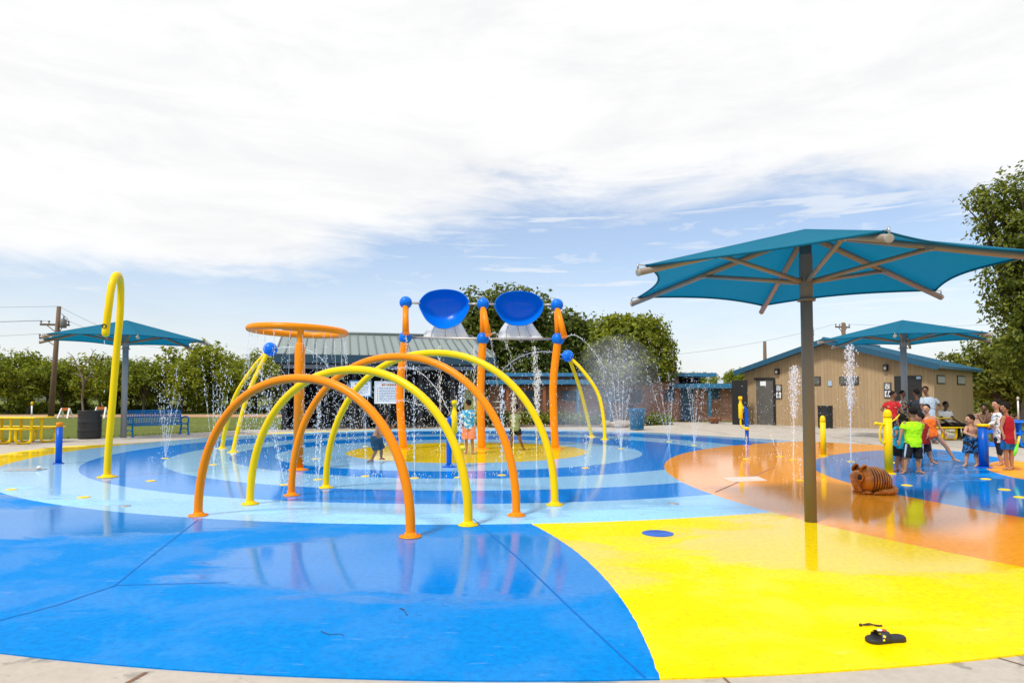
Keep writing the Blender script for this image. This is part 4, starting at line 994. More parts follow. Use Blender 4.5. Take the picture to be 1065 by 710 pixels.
# row of small trees beyond the dirt road: six builds, copied with their own size and turn
PROT = []
for k in range(6):
    PROT.append(tree('roadside_tree', 'x', (0,0,0), lobset(rng.uniform(2.2,3.0), 2.3, .5+.5*(k % 3), rng.uniform(4.6,5.8), 11, rng, .36), 1000, .15, [m_leafA, m_leafA, m_leafD][k % 3], rng, .13, .56))
TX = [(-36,59,366),(-10,57,362),(10,60,366),(30,57,378),(50,63,373),(66,59,380),(87,61,371),(104,58,378),(122,60,370),(137,62,379),(150,58,374),(163,61,381),(177,66,361),(190,59,378),(207,62,374),(223,64,359),(238,67,368),(251,60,376),(266,63,366),(280,60,374),(297,63,368),(318,66,374)]
for i, (px, Y, pt) in enumerate(TX):
    src = PROT[i % 6]; hz = max(c.dimensions.z for c in src.children if c.name.startswith('crown'))
    top = max((v.co.z for v in [c for c in src.children if c.name.startswith('crown')][0].data.vertices))
    k = (Z(pt, Y)+.05)/top; loc = (X(px,Y), Y, -.05); rz = rng.uniform(0,6.28)
    lab = f'green mesquite-like tree beyond the dirt road, {ORD[i]} from the left of the front row'
    if i < 6: src.location = loc; src.rotation_euler = (0,0,rz); src.scale = (k*1.08,)*3; o = src; o['label'] = lab
    else: o = copy_tree(src, loc, rz, k*1.08, lab)
    o['group'] = 'front row of trees beyond the dirt road'
for i in range(12):
    px = -45+33*i; Y = rng.uniform(74,82); src = PROT[(i*5+2) % 6]; o = copy_tree(src, (X(px,Y), Y, -.05), rng.uniform(0,6.28), (.54+rng.uniform(-.1,.18)), f'darker tree of the back row behind the mesquite-like ones, {ORD[i]} from the left')
    o['group'] = 'back row of trees beyond the dirt road'
for i, (px, Y, k) in enumerate(((-30,61,.55),(5,62,.5),(28,61,.6),(48,60,.5),(80,62,.55),(112,62,.6),(133,61,.5),(156,62,.6),(184,62,.55),(214,62,.6),(232,61,.55),(258,62,.6),(288,62,.55))):
    o = copy_tree(PROT[(i*7+1) % 6], (X(px,Y), Y, -1.0), rng.uniform(0,6.28), (k*1.3, k*1.2, k*.72), f'low leafy bush filling the gap under the tree row, {ORD[i]} from the left'); o.name = 'roadside_bush'; o['category'] = 'bush'; o['group'] = 'bushes under the tree row'
# bare dead tree
def bare(Y, label):
    t_ = thing('dead_tree', label, 'tree', Vector((X(86,Y), Y, -.05))); m = MB()
    def br(P, r0_, r1_):
        Q = smooth_path([atY(x_, y_, Y+rng.uniform(-.3,.3)) for x_, y_ in P], 4); n_ = len(Q); m.tube(Q, [r0_+(r1_-r0_)*i/n_ for i in range(n_)], 6)
    br([(87,432),(85.5,415),(86.5,398),(83,386)], .085, .06); br([(83,386),(88,379),(93,374),(97,366),(100,363)], .06, .015); br([(83,386),(79,378),(76,371),(70,366)], .055, .015); br([(93,374),(98,372),(103,374)], .05, .015)
    br([(86,400),(92,391),(99,384)], .07, .02); br([(76,371),(72,371),(69,374)], .04, .012); br([(79,378),(75,377),(71,380)], .04, .012); br([(97,366),(95,362)], .025, .01); br([(84,392),(78,388),(74,389)], .05, .012); br([(92,391),(96,391),(101,394)], .03, .01)
    m.build('trunk', M('dead_bark', (.16,.12,.10), .9), t_)
bare(53, 'bare dead tree with thin grey branches in front of the leafy row')
# big trees behind the shelter and the brick building
def px_tree(name, label, px, Y, lob_px, nleaf, ls, mat, tr, gap=.42, group=None, zoff=0):
    B = Vector((X(px,Y), Y, -.05)); L = []
    for (cx_, cy_, rx_, ry_) in lob_px:
        s_ = F/Y; L.append((((cx_-px)/s_, rng.uniform(-.3,.3)*rx_/s_, Z(cy_,Y)+.05), (rx_/s_, rx_/s_*.9, ry_/s_)))
    return tree(name, label, B, L, nleaf, ls, mat, rng, tr, gap, True, group)
px_tree('oak_tree', 'tall dark oak rising behind the shelter and the blue scoops', 522, 46, [(500,335,30,34),(530,322,34,26),(555,340,28,38),(515,362,40,38),(550,378,34,30),(487,366,22,28),(530,395,46,24),(565,398,30,20)], 7500, .17, m_leafB, .4, .36)
px_tree('oak_tree', 'slender dark tree between the tall oak and the round crowned tree', 596, 49, [(590,345,22,24),(606,350,20,24),(585,368,24,28),(603,376,24,30),(576,352,14,18)], 3800, .17, m_leafB, .28, .40)
px_tree('oak_tree', 'round crowned bright green tree standing before the brick building roof', 655, 38.5, [(655,355,34,27),(640,348,26,22),(672,350,26,24),(630,368,22,26),(685,370,20,24),(660,380,38,20),(695,382,12,16),(640,390,24,12)], 8500, .13, m_leafD, .3, .36)
for i, (px, Y, pt) in enumerate(((704,88,385),(722,92,388),(741,86,383),(757,90,386),(772,85,384),(788,92,386),(806,95,388))):
    o = copy_tree(PROT[(i*2+2) % 6], (X(px,Y), Y, -.05), rng.uniform(0,6.28), (Z(pt,Y))/5.2, f'small distant tree above the brick building roof, {ORD[i]} from the left'); o['group'] = 'distant trees beyond the brick building'
px_tree('elm_tree', 'big elm with airy branches towering beside the large umbrella', 1070, 33, [(1048,208,34,24),(1025,212,20,16),(1065,238,44,34),(1085,210,50,40),(1040,300,18,26),(1062,320,32,40),(1050,352,26,28),(1090,290,60,60),(1075,375,40,34),(1030,235,20,16),(1055,270,22,20)], 5800, .12, m_leafC, .38, .56)
px_tree('elm_tree', 'lower spreading tree behind the dark side of the restroom building', 1040, 44, [(1010,378,32,16),(1040,366,34,20),(1060,385,40,24),(1025,398,34,18),(1075,405,40,26),(1005,392,22,12)], 4000, .15, m_leafC, .26, .54)
px_tree('elm_tree', 'dense tree closing the view at the far edge beyond the dirt bank', 1105, 52, [(1090,395,50,40),(1050,412,40,18),(1120,380,60,50),(1020,418,30,12)], 4500, .18, m_leafB, .3, .36)
# shrubs in the bed before the brick building
for i, (px, py, r) in enumerate(((512,440.5,.5),(521,440.8,.55),(531,440.5,.5),(543,440.8,.55),(556,440.5,.6),(570,440.6,.5),(584,440.7,.55),(600,441,.5),(676,441.5,.45),(686,441.6,.5),(616,441,.4))):
    B = at(px, py); t_ = tree('low_shrub', f'low green shrub in the bed before the brick building, {ORD[i]} from the left', B, [((0,0,r*.55),(r*1.5,r,r*.7)),((r*.5,.1,r*.5),(r,r*.8,r*.55))], 260, .07, m_leafA if i % 2 else m_leafB, rng, .03, .3); t_['category'] = 'shrub'; t_['group'] = 'shrubs before the brick building'
# grass tufts along the edge of the paving
m = MB(); edge = a_((-20,459.5),(0,457.3),(60,456.3),(120,454.1),(180,450.6),(240,447.8),(262,446.4)); edge2 = a_((985,448.6),(1020,455.6),(1065,465.6))
for E_ in (edge, edge2):
    for A, C_ in zip(E_, E_[1:]):
        for _ in range(int((C_-A).length*90)):
            p = A.lerp(C_, rng.random())+Vector((rng.uniform(-.1,.3), rng.uniform(.05,.6), -.04)); h = rng.uniform(.05,.14); d = Vector((rng.uniform(-.05,.05), rng.uniform(-.05,.05), h)); w = Vector((rng.uniform(-1,1), rng.uniform(-1,1), 0)).normalized()*.012
            m.add([p-w, p+w, p+d], [(0,1,2)], False)
o = m.build('grass_blades', m_leafA, kind='stuff'); tag(o, 'short green grass along the edge of the paving', 'grass')
# ================================================================== PEOPLE
FOLD1 = bpy.data.textures.new('folds', 'CLOUDS'); FOLD1.noise_scale = .09; FOLD2 = bpy.data.textures.new('small_folds', 'CLOUDS'); FOLD2.noise_scale = .03
def voxel(mb, vox, smooth_it, parent, name, mat):
    o = mb.build(name, mat, parent); r = o.modifiers.new('r', 'REMESH'); r.mode = 'VOXEL'; r.voxel_size = vox; r.use_smooth_shade = True
    s_ = o.modifiers.new('s', 'SMOOTH'); s_.factor = .5; s_.iterations = smooth_it
    if name != 'body':
        for tx, st in ((FOLD1, .030), (FOLD2, .012)):
            d_ = o.modifiers.new('d', 'DISPLACE'); d_.texture = tx; d_.texture_coords = 'LOCAL'; d_.strength = st; d_.mid_level = .5
    dg = bpy.context.evaluated_depsgraph_get(); me = bpy.data.meshes.new_from_object(o.evaluated_get(dg)); old = o.data
    o.modifiers.clear(); o.data = me; bpy.data.meshes.remove(old)
    if not me.materials: me.materials.append(mat)
    me.polygons.foreach_set('use_smooth', [True]*len(me.polygons)); return o
def loft(mb, rings):
    n = len(rings[0]); vs = [p for r in rings for p in r]
    fs = [(i*n+k, i*n+(k+1) % n, (i+1)*n+(k+1) % n, (i+1)*n+k) for i in range(len(rings)-1) for k in range(n)]+[list(range(n))[::-1], [(len(rings)-1)*n+k for k in range(n)]]
    mb.add(vs, fs)
SKC = {}
def skin(c):
    if c not in SKC:
        t_ = NT('skin'); p = t_.obj(); n = t_.noise(p, 12, 4); SKC[c] = t_.done(t_.bsdf(t_.mix(n, sh(c,.85), sh(c,1.12)), .42, spec=.4, Subsurface_Weight=.08, Subsurface_Radius=(.01,.004,.002)))
    return SKC[c]
m_hair = M('dark_hair', (.012,.009,.008), .75, .4, 30, .6, 90, spec=.15)
m_eye = M('eye_dark', (.015,.01,.01), .2); m_lip = M('lips', (.22,.06,.05), .5)
def cloth(name, col, pat=None, sc_=22):
    t_ = NT(name); p = t_.obj(); n = t_.noise(p, 5, 5); c = t_.mix(n, sh(col,.82), sh(col,1.12))
    if pat:
        for i, (pc, th) in enumerate(pat):
            q = t_.noise(t_.mapv(p, (1,1,1)), sc_*(1+.31*i), 2, .5, .8); c = t_.mix(t_.step(q, th, th+.03), c, pc)
    return t_.done(t_.bsdf(c, .8, t_.bump(t_.noise(p, 9, 4), .35, .03), spec=.2))
def person(label, base, s, head, face, shl, shr, ell_, wrl, elr, wrr, hipl, hipr, knl, anl, knr, anr, tone, wear, hair=('short',), adult=False, toes=((-.3,-1),(.3,-1)), group=None, name='person', plane=0.0, hs=None):
    bx_, by_ = base; B = at(bx_, by_, plane); t_ = thing(name, label, 'person', B, group)
    def J(q): return B+Vector(((q[0]-bx_)/s, q[2] if len(q) > 2 else 0, (by_-q[1])/s))
    hd = J(head); SL, SR, EL, WL, ER, WR, HL, HR, KL, AL, KR, AR = [J(q) for q in (shl,shr,ell_,wrl,elr,wrr,hipl,hipr,knl,anl,knr,anr)]
    k = hs or (1.0 if adult else .88); u = 1.0 if adult else .80            # head scale, limb scale
    f = Vector(face).normalized(); up = Vector((0,0,1)); f = (f-up*f.dot(up)*.6).normalized(); rt = f.cross(up).normalized(); up = rt.cross(f); R3 = Matrix((rt, f, up)).transposed()
    sm_ = (SL+SR)/2; hm = (HL+HR)/2; spine = (sm_-hm); b = MB()
    latS = (SR-SL); latH = (HR-HL); ws = max(latS.length/2, .14*u); wh = max(latH.length/2+.05*u, .125*u)
    def ring(tv, a, d, grow=0):
        c = hm+spine*tv; L = latH.normalized().lerp(latS.normalized(), max(0, min(1, tv))).normalized(); L = (L-spine.normalized()*L.dot(spine.normalized())).normalized(); D = spine.normalized().cross(L)
        return [c+L*(a+grow)*math.copysign(abs(math.cos(q))**.85, math.cos(q))+D*(d+grow)*math.copysign(abs(math.sin(q))**.85, math.sin(q)) for q in [2*PI*i/20 for i in range(20)]]
    SEC = [(-.16, wh*.62, .075*u), (-.05, wh*.98, .105*u), (.12, wh*.96, .105*u), (.36, wh*.80, .088*u), (.6, (wh*.45+ws*.45), .098*u), (.82, ws*.92, .098*u), (.97, ws*.84, .075*u), (1.06, ws*.45, .055*u)]
    loft(b, [ring(tv, a, d) for tv, a, d in SEC])
    b.cap(sm_, hd-up*.07*k, .055*u, .047*u)                              # neck
    rh = Vector((.078,.090,.106))*k
    b.ell(hd, rh, R3, 22, 16); b.ell(hd+f*.018*k-up*.055*k, Vector((.056,.066,.058))*k, R3); b.ell(hd+f*.05*k-up*.082*k, Vector((.027,.025,.02))*k, R3)
    b.cap(hd+f*.088*k+up*.008*k, hd+f*.106*k-up*.022*k, .010*k, .016*k, 8)
    for sd in (-1,1):
        b.ell(hd+rt*sd*.076*k-up*.006*k-f*.006*k, Vector((.010,.020,.030))*k, R3, 10, 7); b.cap(hd+rt*sd*.014*k+f*.086*k+up*.03*k, hd+rt*sd*.045*k+f*.070*k+up*.03*k, .009*k, .008*k, 6)
    for A, E_, Wp in ((SL,EL,WL),(SR,ER,WR)):
        b.cap(A, E_, .050*u, .038*u); b.cap(E_, Wp, .037*u, .025*u)
        d = (Wp-E_).normalized(); sd = d.cross(f if abs(d.dot(f)) < .9 else up).normalized(); nn = d.cross(sd)
        pm = Wp+d*.045*u; Mh = Matrix((sd, d, nn)).transposed(); b.ell(pm, Vector((.036,.048,.016))*u, Mh, 12, 8)
        for i in range(4):
            o_ = sd*(-.027+.018*i)*u; l = (.034,.040,.038,.029)[i]*u; a0 = pm+d*.034*u+o_; a1 = a0+d*l-nn*.006*u; a2 = a1+d*l*.55-nn*l*.55
            b.cap(a0, a1, .0088*u, .008*u, 7); b.cap(a1, a2, .008*u, .0072*u, 7)
        th = Wp+d*.02*u-sd*.026*u; b.cap(th, th+(d*.6-sd*.8).normalized()*.034*u, .011*u, .009*u, 7); b.cap(th+(d*.6-sd*.8).normalized()*.034*u, th+(d*.6-sd*.8).normalized()*.034*u+d*.026*u, .009*u, .008*u, 7)
    for H_, K_, A, tv in ((HL,KL,AL,toes[0]),(HR,KR,AR,toes[1])):
        b.cap(H_, K_, .078*u, .053*u); m = K_.lerp(A, .3)+Vector((0,.012,0)); b.cap(K_, m, .052*u, .054*u); b.cap(m, A, .054*u, .032*u)
        d = Vector((tv[0], tv[1], tv[2] if len(tv) > 2 else 0)).normalized(); fl = Vector((0,0,-.035*u)); heel = A+fl*.8-d*.035*u; ball = A+fl*1.2+d*.105*u
        b.cap(A, heel, .032*u, .030*u, 9); b.cap(A+fl*.2, ball, .032*u, .026*u, 10); sd = Vector((-d.y, d.x, 0))
        for i in range(5): b.cap(ball+sd*(-.026+.013*i)*u, ball+d*(.042-.004*abs(i-1))*u+sd*(-.030+.015*i)*u-Vector((0,0,.006)), .0125*u, .010*u, 7)
    body = voxel(b, .0078 if not adult else .0085, 4, t_, 'body', skin(tone))
    for sd in (-1,1):
        e = MB(); e.ell(hd+rt*sd*.030*k+f*.079*k+up*.014*k, Vector((.0125,.009,.008))*k, R3, 10, 7); e.build('eye', m_eye, t_)
    e = MB(); e.cap(hd+f*.082*k-up*.052*k-rt*.018*k, hd+f*.082*k-up*.052*k+rt*.018*k, .0075*k, .0075*k, 7); e.build('mouth', m_lip, t_)
    h = MB(); hk = hair[0]
    if hk == 'short': h.ell(hd-f*.022*k+up*.030*k, Vector((.090,.096,.100))*k, R3, 26, 18)
    elif hk == 'curly': h.ell(hd-f*.026*k+up*.036*k, Vector((.100,.104,.108))*k, R3, 30, 22)
    elif hk in ('long','tail'):
        h.ell(hd-f*.026*k+up*.028*k, Vector((.088,.096,.100))*k, R3, 26, 18); L = .24 if hk == 'long' else .16
        h.cap(hd-f*.07*k, hd-f*.085*k-up*L*k+rt*.03*(hk == 'tail'), .06*k if hk == 'long' else .04*k, .045*k if hk == 'long' else .022*k, 12)
        if hk == 'long':
            for sd in (-1,1): h.cap(hd+rt*sd*.055*k-f*.03*k, hd+rt*sd*.06*k-f*.055*k-up*.19*k, .038*k, .03*k, 10)
    amp = {'short':.05,'curly':.16,'long':.06,'tail':.05}[hk]
    for i, v in enumerate(h.v): h.v[i] = hd+(v-hd)*(1+amp*mnoise.noise(v*(38 if hk != 'curly' else 30)))
    h.build('hair', m_hair, t_)
    for w in wear:
        ty, mt = w[0], w[1]; c = MB(); opt = w[2] if len(w) > 2 else {}
        if ty in ('shirt','vest','swimsuit'):
            g_ = .014*u if ty == 'swimsuit' else .022*u; lo = opt.get('low', -.05)
            rings = []; SS = SEC if ty == 'swimsuit' else [(q[0], max(q[1], (wh*1.02+(ws*.86-wh*1.02)*max(0, min(1, q[0]/.8))) if q[0] < .9 else q[1]*.97), q[2]*1.06) for q in SEC]
            for tv, a, d in [q for q in SS if q[0] >= lo+.04 and q[0] < (1.0 if ty != 'swimsuit' else .95)]: rings.append(ring(tv, a, d, g_))
            rings.insert(0, ring(lo, wh*(1.0 if lo > -.1 else .8 if ty == 'swimsuit' else 1.02), .108*u, g_*1.25 if ty != 'swimsuit' else .01))
            if ty == 'shirt': rings.append(ring(1.045, ws*.62, .06*u, g_)); rings.append(ring(1.09, .055*u, .055*u, .012))
            elif ty == 'vest': rings.append(ring(1.04, ws*.50, .06*u, g_))
            else: rings.append(ring(.96, ws*.62, .07*u, g_))
            loft(c, rings)
            if ty == 'shirt':
                q = opt.get('sleeve', .6)
                for A, E_, Wp in ((SL,EL,WL),(SR,ER,WR)):
                    c.ell(A-Vector((0,0,.006)), .054*u, n=12, m=8)
                    if q <= 1: c.tube([A, A.lerp(E_, q*.5), A.lerp(E_, q)], [.055*u,.060*u,.064*u], 14)
                    else: c.tube([A, E_], [.056*u,.050*u], 14); c.ell(E_, .052*u, n=12, m=8); c.tube([E_, E_.lerp(Wp, q-1)], [.052*u,.042*u], 14)
            else:
                for A in (SL, SR): m_ = A.lerp(sm_, .42); c.tube(smooth_path([m_-spine*.16+f*.095*u, m_+spine*.07+f*.03*u, m_+spine*.07-f*.03*u, m_-spine*.16-f*.09*u], 4), .018*u, 8)
            if ty == 'swimsuit':
                c.cap(hm-spine*.10, hm-spine*.17, .085*u, .05*u)
            nm = {'shirt':'shirt','vest':'vest','swimsuit':'swimsuit'}[ty]
        else:
            q = opt.get('len', .75); fl = opt.get('flare', .02)*u
            loft(c, [ring(-.17, wh*.75, .085*u, .02*u), ring(-.05, wh*.99, .108*u, .02*u), ring(.08, wh*.98, .106*u, .018*u), ring(.16, wh*.93, .10*u, .014*u)])
            for H_, K_, A in ((HL,KL,AL),(HR,KR,AR)):
                if q <= 1: c.tube([H_, H_.lerp(K_, q*.5), H_.lerp(K_, q)], [.094*u+fl*.3,.088*u+fl*.8,.074*u+fl*1.4], 16)
                else: c.tube([H_, K_], [.092*u+fl*.3,.064*u+fl*.6], 16); c.ell(K_, .062*u+fl*.5, n=12, m=8); c.tube([K_, K_.lerp(A, q-1)], [.064*u+fl*.5,.046*u+fl], 16)
                c.ell(H_, .092*u, n=12, m=8)
            nm = 'shorts' if q <= 1 else 'trousers'
        go = voxel(c, .0105, 3, t_, nm, mt)
        if opt.get('stripe'):
            st = MB()
            for H_, K_, sx in ((HL,KL,-1),(HR,KR,1)):
                n_ = Vector((sx*.86, -.5, 0)); st.bar(H_+n_*(.094*u+fl*.3-.008)+Vector((0,0,.01)), H_.lerp(K_, q*.97)+n_*(.074*u+fl*1.4-.010), .03, .03)
            st.build('side_stripe', opt['stripe'], go)
        if opt.get('trim'):
            tr_ = MB(); loft(tr_, [ring(-.13, wh*.80, .088*u, .022*u), ring(-.04, wh*.96, .103*u, .020*u)]); tr_.build('trim', opt['trim'], go)
    return t_
BR1, BR2, BR3, BR4 = (.46,.25,.15), (.34,.165,.088), (.17,.08,.045), (.085,.042,.028)
K_black = cloth('black_cloth', (.012,.012,.014)); K_stripe = cloth('pale_blue_cloth', (.35,.48,.62)); GRP_K = 'children playing on the blue circle'
person('boy in a neon green T-shirt seen from behind, with striped black shorts', (948,492.5), 54.8, (950.6,428.5,-.02), (.25,1,-.1), (941.8,440), (959.5,440.5), (937.3,450,-.03), (934.5,457.5,-.06), (963,449,.10), (962,450.5,.28),
       (946,462), (955.3,462), (943,476,-.02), (939.8,489.3,-.04), (955,477), (955.6,489.6), BR2, [('shirt', cloth('neon_green_cloth', (.40,.85,.01)), {'low':-.12}), ('shorts', K_black, {'len':.95,'stripe':K_stripe})], toes=((-.9,-.5),(.75,-.5)))
person('small long-haired child in a turquoise T-shirt holding the yellow lance', (936.5,490), 53.1, (937.6,435,.0), (-.6,1,0), (933,445.5), (941.5,445.5), (930.5,449,-.1), (927.8,451.2,-.16), (944.5,452), (942,455,.15),
       (934,464.5), (939.5,464.5), (933.8,476), (933,487.3), (939,476), (938.3,487), BR2, [('shirt', cloth('turquoise_cloth', (.01,.30,.46), [((.5,.06,.03),.66)], 9), {'low':-.1}), ('shorts', K_black, {'len':.8})], ('long',), toes=((-.8,-.6),(-.5,-.7)))
person('child in a dark red T-shirt half hidden behind the neon green boy', (964.5,486), 50.3, (961,434,.12), (-1,.2,0), (957.5,442,.1), (966.5,441.5,.1), (956,449,.1), (954,453,.2), (968.5,449,.05), (965,453,-.02),
       (960,460,.1), (967,460,.1), (961,472,.1), (960.2,483.2,.1), (969,470,.1), (973.3,480,.1), BR2, [('shirt', cloth('dark_red_cloth', (.26,.015,.015)), {'low':-.12}), ('shorts', K_black, {'len':.95,'stripe':K_stripe})], toes=((-.6,-.7),(.3,-.9)))
person('girl in an orange swimsuit striding with one leg stretched out', (975,481), 46.9, (964.8,425,0), (-.75,-.7,-.05), (959.5,434), (973.5,434.5), (957.5,441.5,.05), (955.5,447,.1), (978.6,443,.02), (982.4,449.8,-.02),
       (964.8,452), (973.8,451.5), (968.5,466,.05), (971.3,478.6,.08), (984,464.5,-.03), (991,477,-.05), BR1, [('swimsuit', cloth('orange_cloth', (.85,.17,.02)), {'low':-.14,'trim':cloth('red_cloth', (.5,.02,.02))})], ('tail',), toes=((-.5,-.8),(.6,-.8)))
person('bare-chested boy in blue camouflage shorts beside the pump bollard', (1011,485.5), 50, (1010,436,0), (-1,-.15,.05), (1004.8,444.5,-.05), (1016.5,444.5,.05), (1001.5,449.5,-.08), (1004.5,452,-.2), (1019.5,450.5,.02), (1016.5,453.5,-.14),
       (1008,456), (1015,456), (1006.6,471,0), (1004.8,482.2,0), (1015.8,471.5), (1016.5,482.6), BR1, [('shorts', cloth('blue_camouflage', (.02,.13,.36), [((.012,.015,.02),.5),((.10,.22,.32),.6)], 12), {'len':.98,'flare':.03})], toes=((-.9,-.5),(-.85,-.5)))
TANK = person('boy in a red sleeveless vest holding a green and yellow toy', (1049.5,489), 52.4, (1047,424,0), (-1,-.2,-.1), (1043.8,434,-.05), (1053.8,434.2,.05), (1040.5,444.5,-.05), (1039.6,451.5,-.12), (1055.2,446,-.02), (1052.2,456.5,-.12),
       (1046.6,459), (1052.6,459), (1046.9,473), (1047.8,486,0), (1052.8,473), (1052.7,485.7,0), BR2, [('vest', cloth('crimson_cloth', (.36,.012,.02)), {'low':-.08}), ('shorts', cloth('royal_blue_cloth', (.01,.12,.36)), {'len':.6})], ('curly',), toes=((-.95,-.3),(-.9,-.4)))
q0 = at(1049.5,489); jj = lambda px, py, dy: q0+Vector(((px-1049.5)/52.4, dy, (489-py)/52.4))
b = MB(); b.tube([jj(1056,453.5,-.13), jj(1051.5,461,-.19)], .022, 10); b.m = 1; b.tube([jj(1051.5,461,-.19), jj(1048,467.5,-.22), jj(1045.3,472.5,-.24)], [.02,.032,.02], 10)
tag(b.build('toy_squirter', [M('toy_yellow', (.8,.6,.02), .4), M('toy_green', (.15,.7,.02), .4)], base=jj(1051,461,-.19)), 'green and yellow toy squirter held by the boy in red', 'toy')
person('long-sleeved child in white floral top leaning on the pump bollard', (1041,484.5), 49.3, (1038,420.5,0), (-1,-.3,-.15), (1034.8,431,-.05), (1043.5,431,.08), (1031.5,439,-.08), (1026,442.2,-.10), (1040,440,.0), (1030.5,443.5,-.04),
       (1038.8,456), (1045,456), (1040,469.5), (1041.6,481.5), (1044,470,.1), (1046,481,.1), BR1, [('shirt', cloth('white_floral_cloth', (.66,.68,.70), [((.04,.20,.34),.58),((.5,.30,.03),.66),((.4,.05,.04),.70)], 13), {'low':-.15,'sleeve':1.9}), ('trousers', cloth('navy_leggings', (.015,.02,.035)), {'len':1.35,'flare':0})], toes=((-.9,-.3),(-.9,-.3)))
# grown-ups around the far tables
person('bare-chested man sitting at the blue table with chin on his hand', (1028,459.5), 31, (1021.6,425,-.12), (-.6,-.8,-.15), (1017,433,-.1), (1031.5,431.5,.1), (1016.8,440,-.3), (1020.5,430.5,-.3), (1034,440,-.1), (1026,443,-.3),
       (1025,447), (1031,447), (1021,446,-.5), (1021,456.8,-.5), (1030,447,-.5), (1030,456.8,-.48), BR3, [('shorts', K_black, {'len':.9})], adult=True)
person('teenager in a white T-shirt and black trousers seated on the yellow bench', (986,457), 30.3, (984.3,421,-.03), (.3,-1,-.2), (978.6,428.5), (988.5,428.5), (977.9,436,-.1), (981.8,440,-.32), (990.5,435.5,-.08), (992.5,439.5,-.35),
       (981.5,441.5), (987,441.5), (986.5,441,-.48), (987.5,454.3,-.45), (994.2,441.5,-.4), (995.6,454.6,-.42), BR4, [('shirt', cloth('white_cloth', (.75,.76,.78))), ('trousers', K_black, {'len':1.92})], adult=True, toes=((.1,-1),(.7,-.7)))
person('man in a pale blue T-shirt standing with hand on hip', (967.5,461), 33.1, (963.8,405.5), (-.6,-.7,-.05), (960.3,414), (973.5,414.5), (958.5,424,-.05), (961.5,430,-.15), (979.8,422,.05), (973.2,428.5,-.02),
       (963.3,432), (970.5,432), (963,446.5), (963,459), (971,446.5), (971.5,459), BR3, [('shirt', cloth('pale_blue_shirt', (.42,.52,.62))), ('trousers', cloth('grey_denim', (.10,.12,.16)), {'len':1.95})], adult=True)
person('man in a charcoal T-shirt seen from behind beside the pole', (955.5,459.5), 32, (954,408.5), (-.5,1,-.1), (948.5,417.5), (962,417.5), (944.5,424,.1), (944,413.5,.25), (963.8,426.5,.05), (960.5,433,.18),
       (951.5,434), (959,434), (951.5,446.5), (951.2,457.5), (959.5,446.5), (960,457.5), BR3, [('shirt', cloth('charcoal_cloth', (.03,.038,.05))), ('trousers', cloth('black_denim', (.02,.022,.03)), {'len':1.95})], adult=True)
person('woman in a red patterned T-shirt with hand on hip', (928,460.5), 32.7, (930.3,410.5), (.6,-.8,0), (923.3,418.8), (933.8,418.5), (918.6,426,.05), (922.8,431.5,-.1), (937,426,-.05), (936.5,433,-.1),
       (924.8,435), (931.5,435), (924.8,447.5), (924.8,458.3), (931.8,447.5), (932,458.3), BR3, [('shirt', cloth('red_patterned_cloth', (.48,.02,.025), [((.55,.35,.25),.64)], 10)), ('trousers', cloth('floral_dark_denim', (.04,.06,.11), [((.3,.32,.36),.66)], 9), {'len':1.95})], ('short',), adult=True)
person('person in a black and white print top half hidden by the pole', (940,458.5), 31.4, (943,409.5,.15), (.4,-1,0), (936.5,418,.1), (946,418,.15), (934.5,425,.05), (939,428,-.1), (949,425,.1), (946.5,431,.0),
       (938,434,.1), (945,434,.15), (938,446,.1), (938,456.5,.1), (945,446,.15), (945,456.5,.15), BR3, [('shirt', cloth('monochrome_print', (.6,.6,.6), [((.02,.02,.025),.52),((.35,.05,.05),.7)], 12)), ('trousers', cloth('black_jeans', (.018,.02,.026)), {'len':1.95})], adult=True)
# people among the sprays
person('bare-chested child in dark blue shorts running behind the orange arch', (388,480.8), 46.6, (399.5,436,-.05), (.9,.4,-.1), (394,444.5,-.08), (398,444,.10), (397.5,452,-.15), (403,449.5,-.2), (402.5,449,.15), (406.3,444.8,.12),
       (388.5,456,-.06), (392.5,455.5,.06), (391.6,467.5,-.05), (387,477.8,-.04), (395.5,467,.1), (394,477,.25), BR2, [('shorts', cloth('dark_blue_print', (.02,.07,.13), [((.08,.2,.3),.6)], 10), {'len':1.0,'flare':.02})], toes=((-.9,-.3),(.5,.8)))
person('woman in a blue floral top and orange shorts standing by the cannon', (488,472.3), 40.9, (486.5,419.5,0), (-.8,.5,.1), (482,427.5), (492,427.5), (479.6,435,-.06), (480.3,441,-.12), (493.6,435.5,.05), (491.6,441.5,.1),
       (484.3,444), (490.8,444), (484.8,458), (485,469.6), (491,458), (491.6,469.3), BR2, [('shirt', cloth('blue_floral_cloth', (.02,.30,.58), [((.55,.66,.70),.52),((.35,.40,.08),.68)], 12), {'low':-.12,'sleeve':1.6}), ('shorts', cloth('coral_shorts', (.70,.24,.13), [((.7,.6,.5),.66)], 10), {'len':.88,'flare':.05})], ('short',), hs=.86)
person('child in an olive T-shirt and black shorts walking under the water', (537.5,468.5), 38.3, (536.3,423.5,0), (-.3,1,-.1), (531.8,431.5), (540,431.5), (530.3,438,.0), (531.5,443,.12), (541,437.5), (540.3,443,.1),
       (533.3,446.5), (538.8,446.5), (532.2,457), (531.3,466,0), (540.5,456.5,-.05), (544.2,465.6,.05), BR3, [('shirt', cloth('olive_cloth', (.20,.25,.11)), {'low':-.1}), ('shorts', K_black, {'len':.55})], ('short',), toes=((-.3,.9),(.2,.9)))
m_shoe = M('dark_shoe', (.03,.03,.035), .7)
p0 = at(1000,456); t_ = thing('shoes', 'pair of dark shoes left on the paving beside the seated teenager', 'shoes', p0)
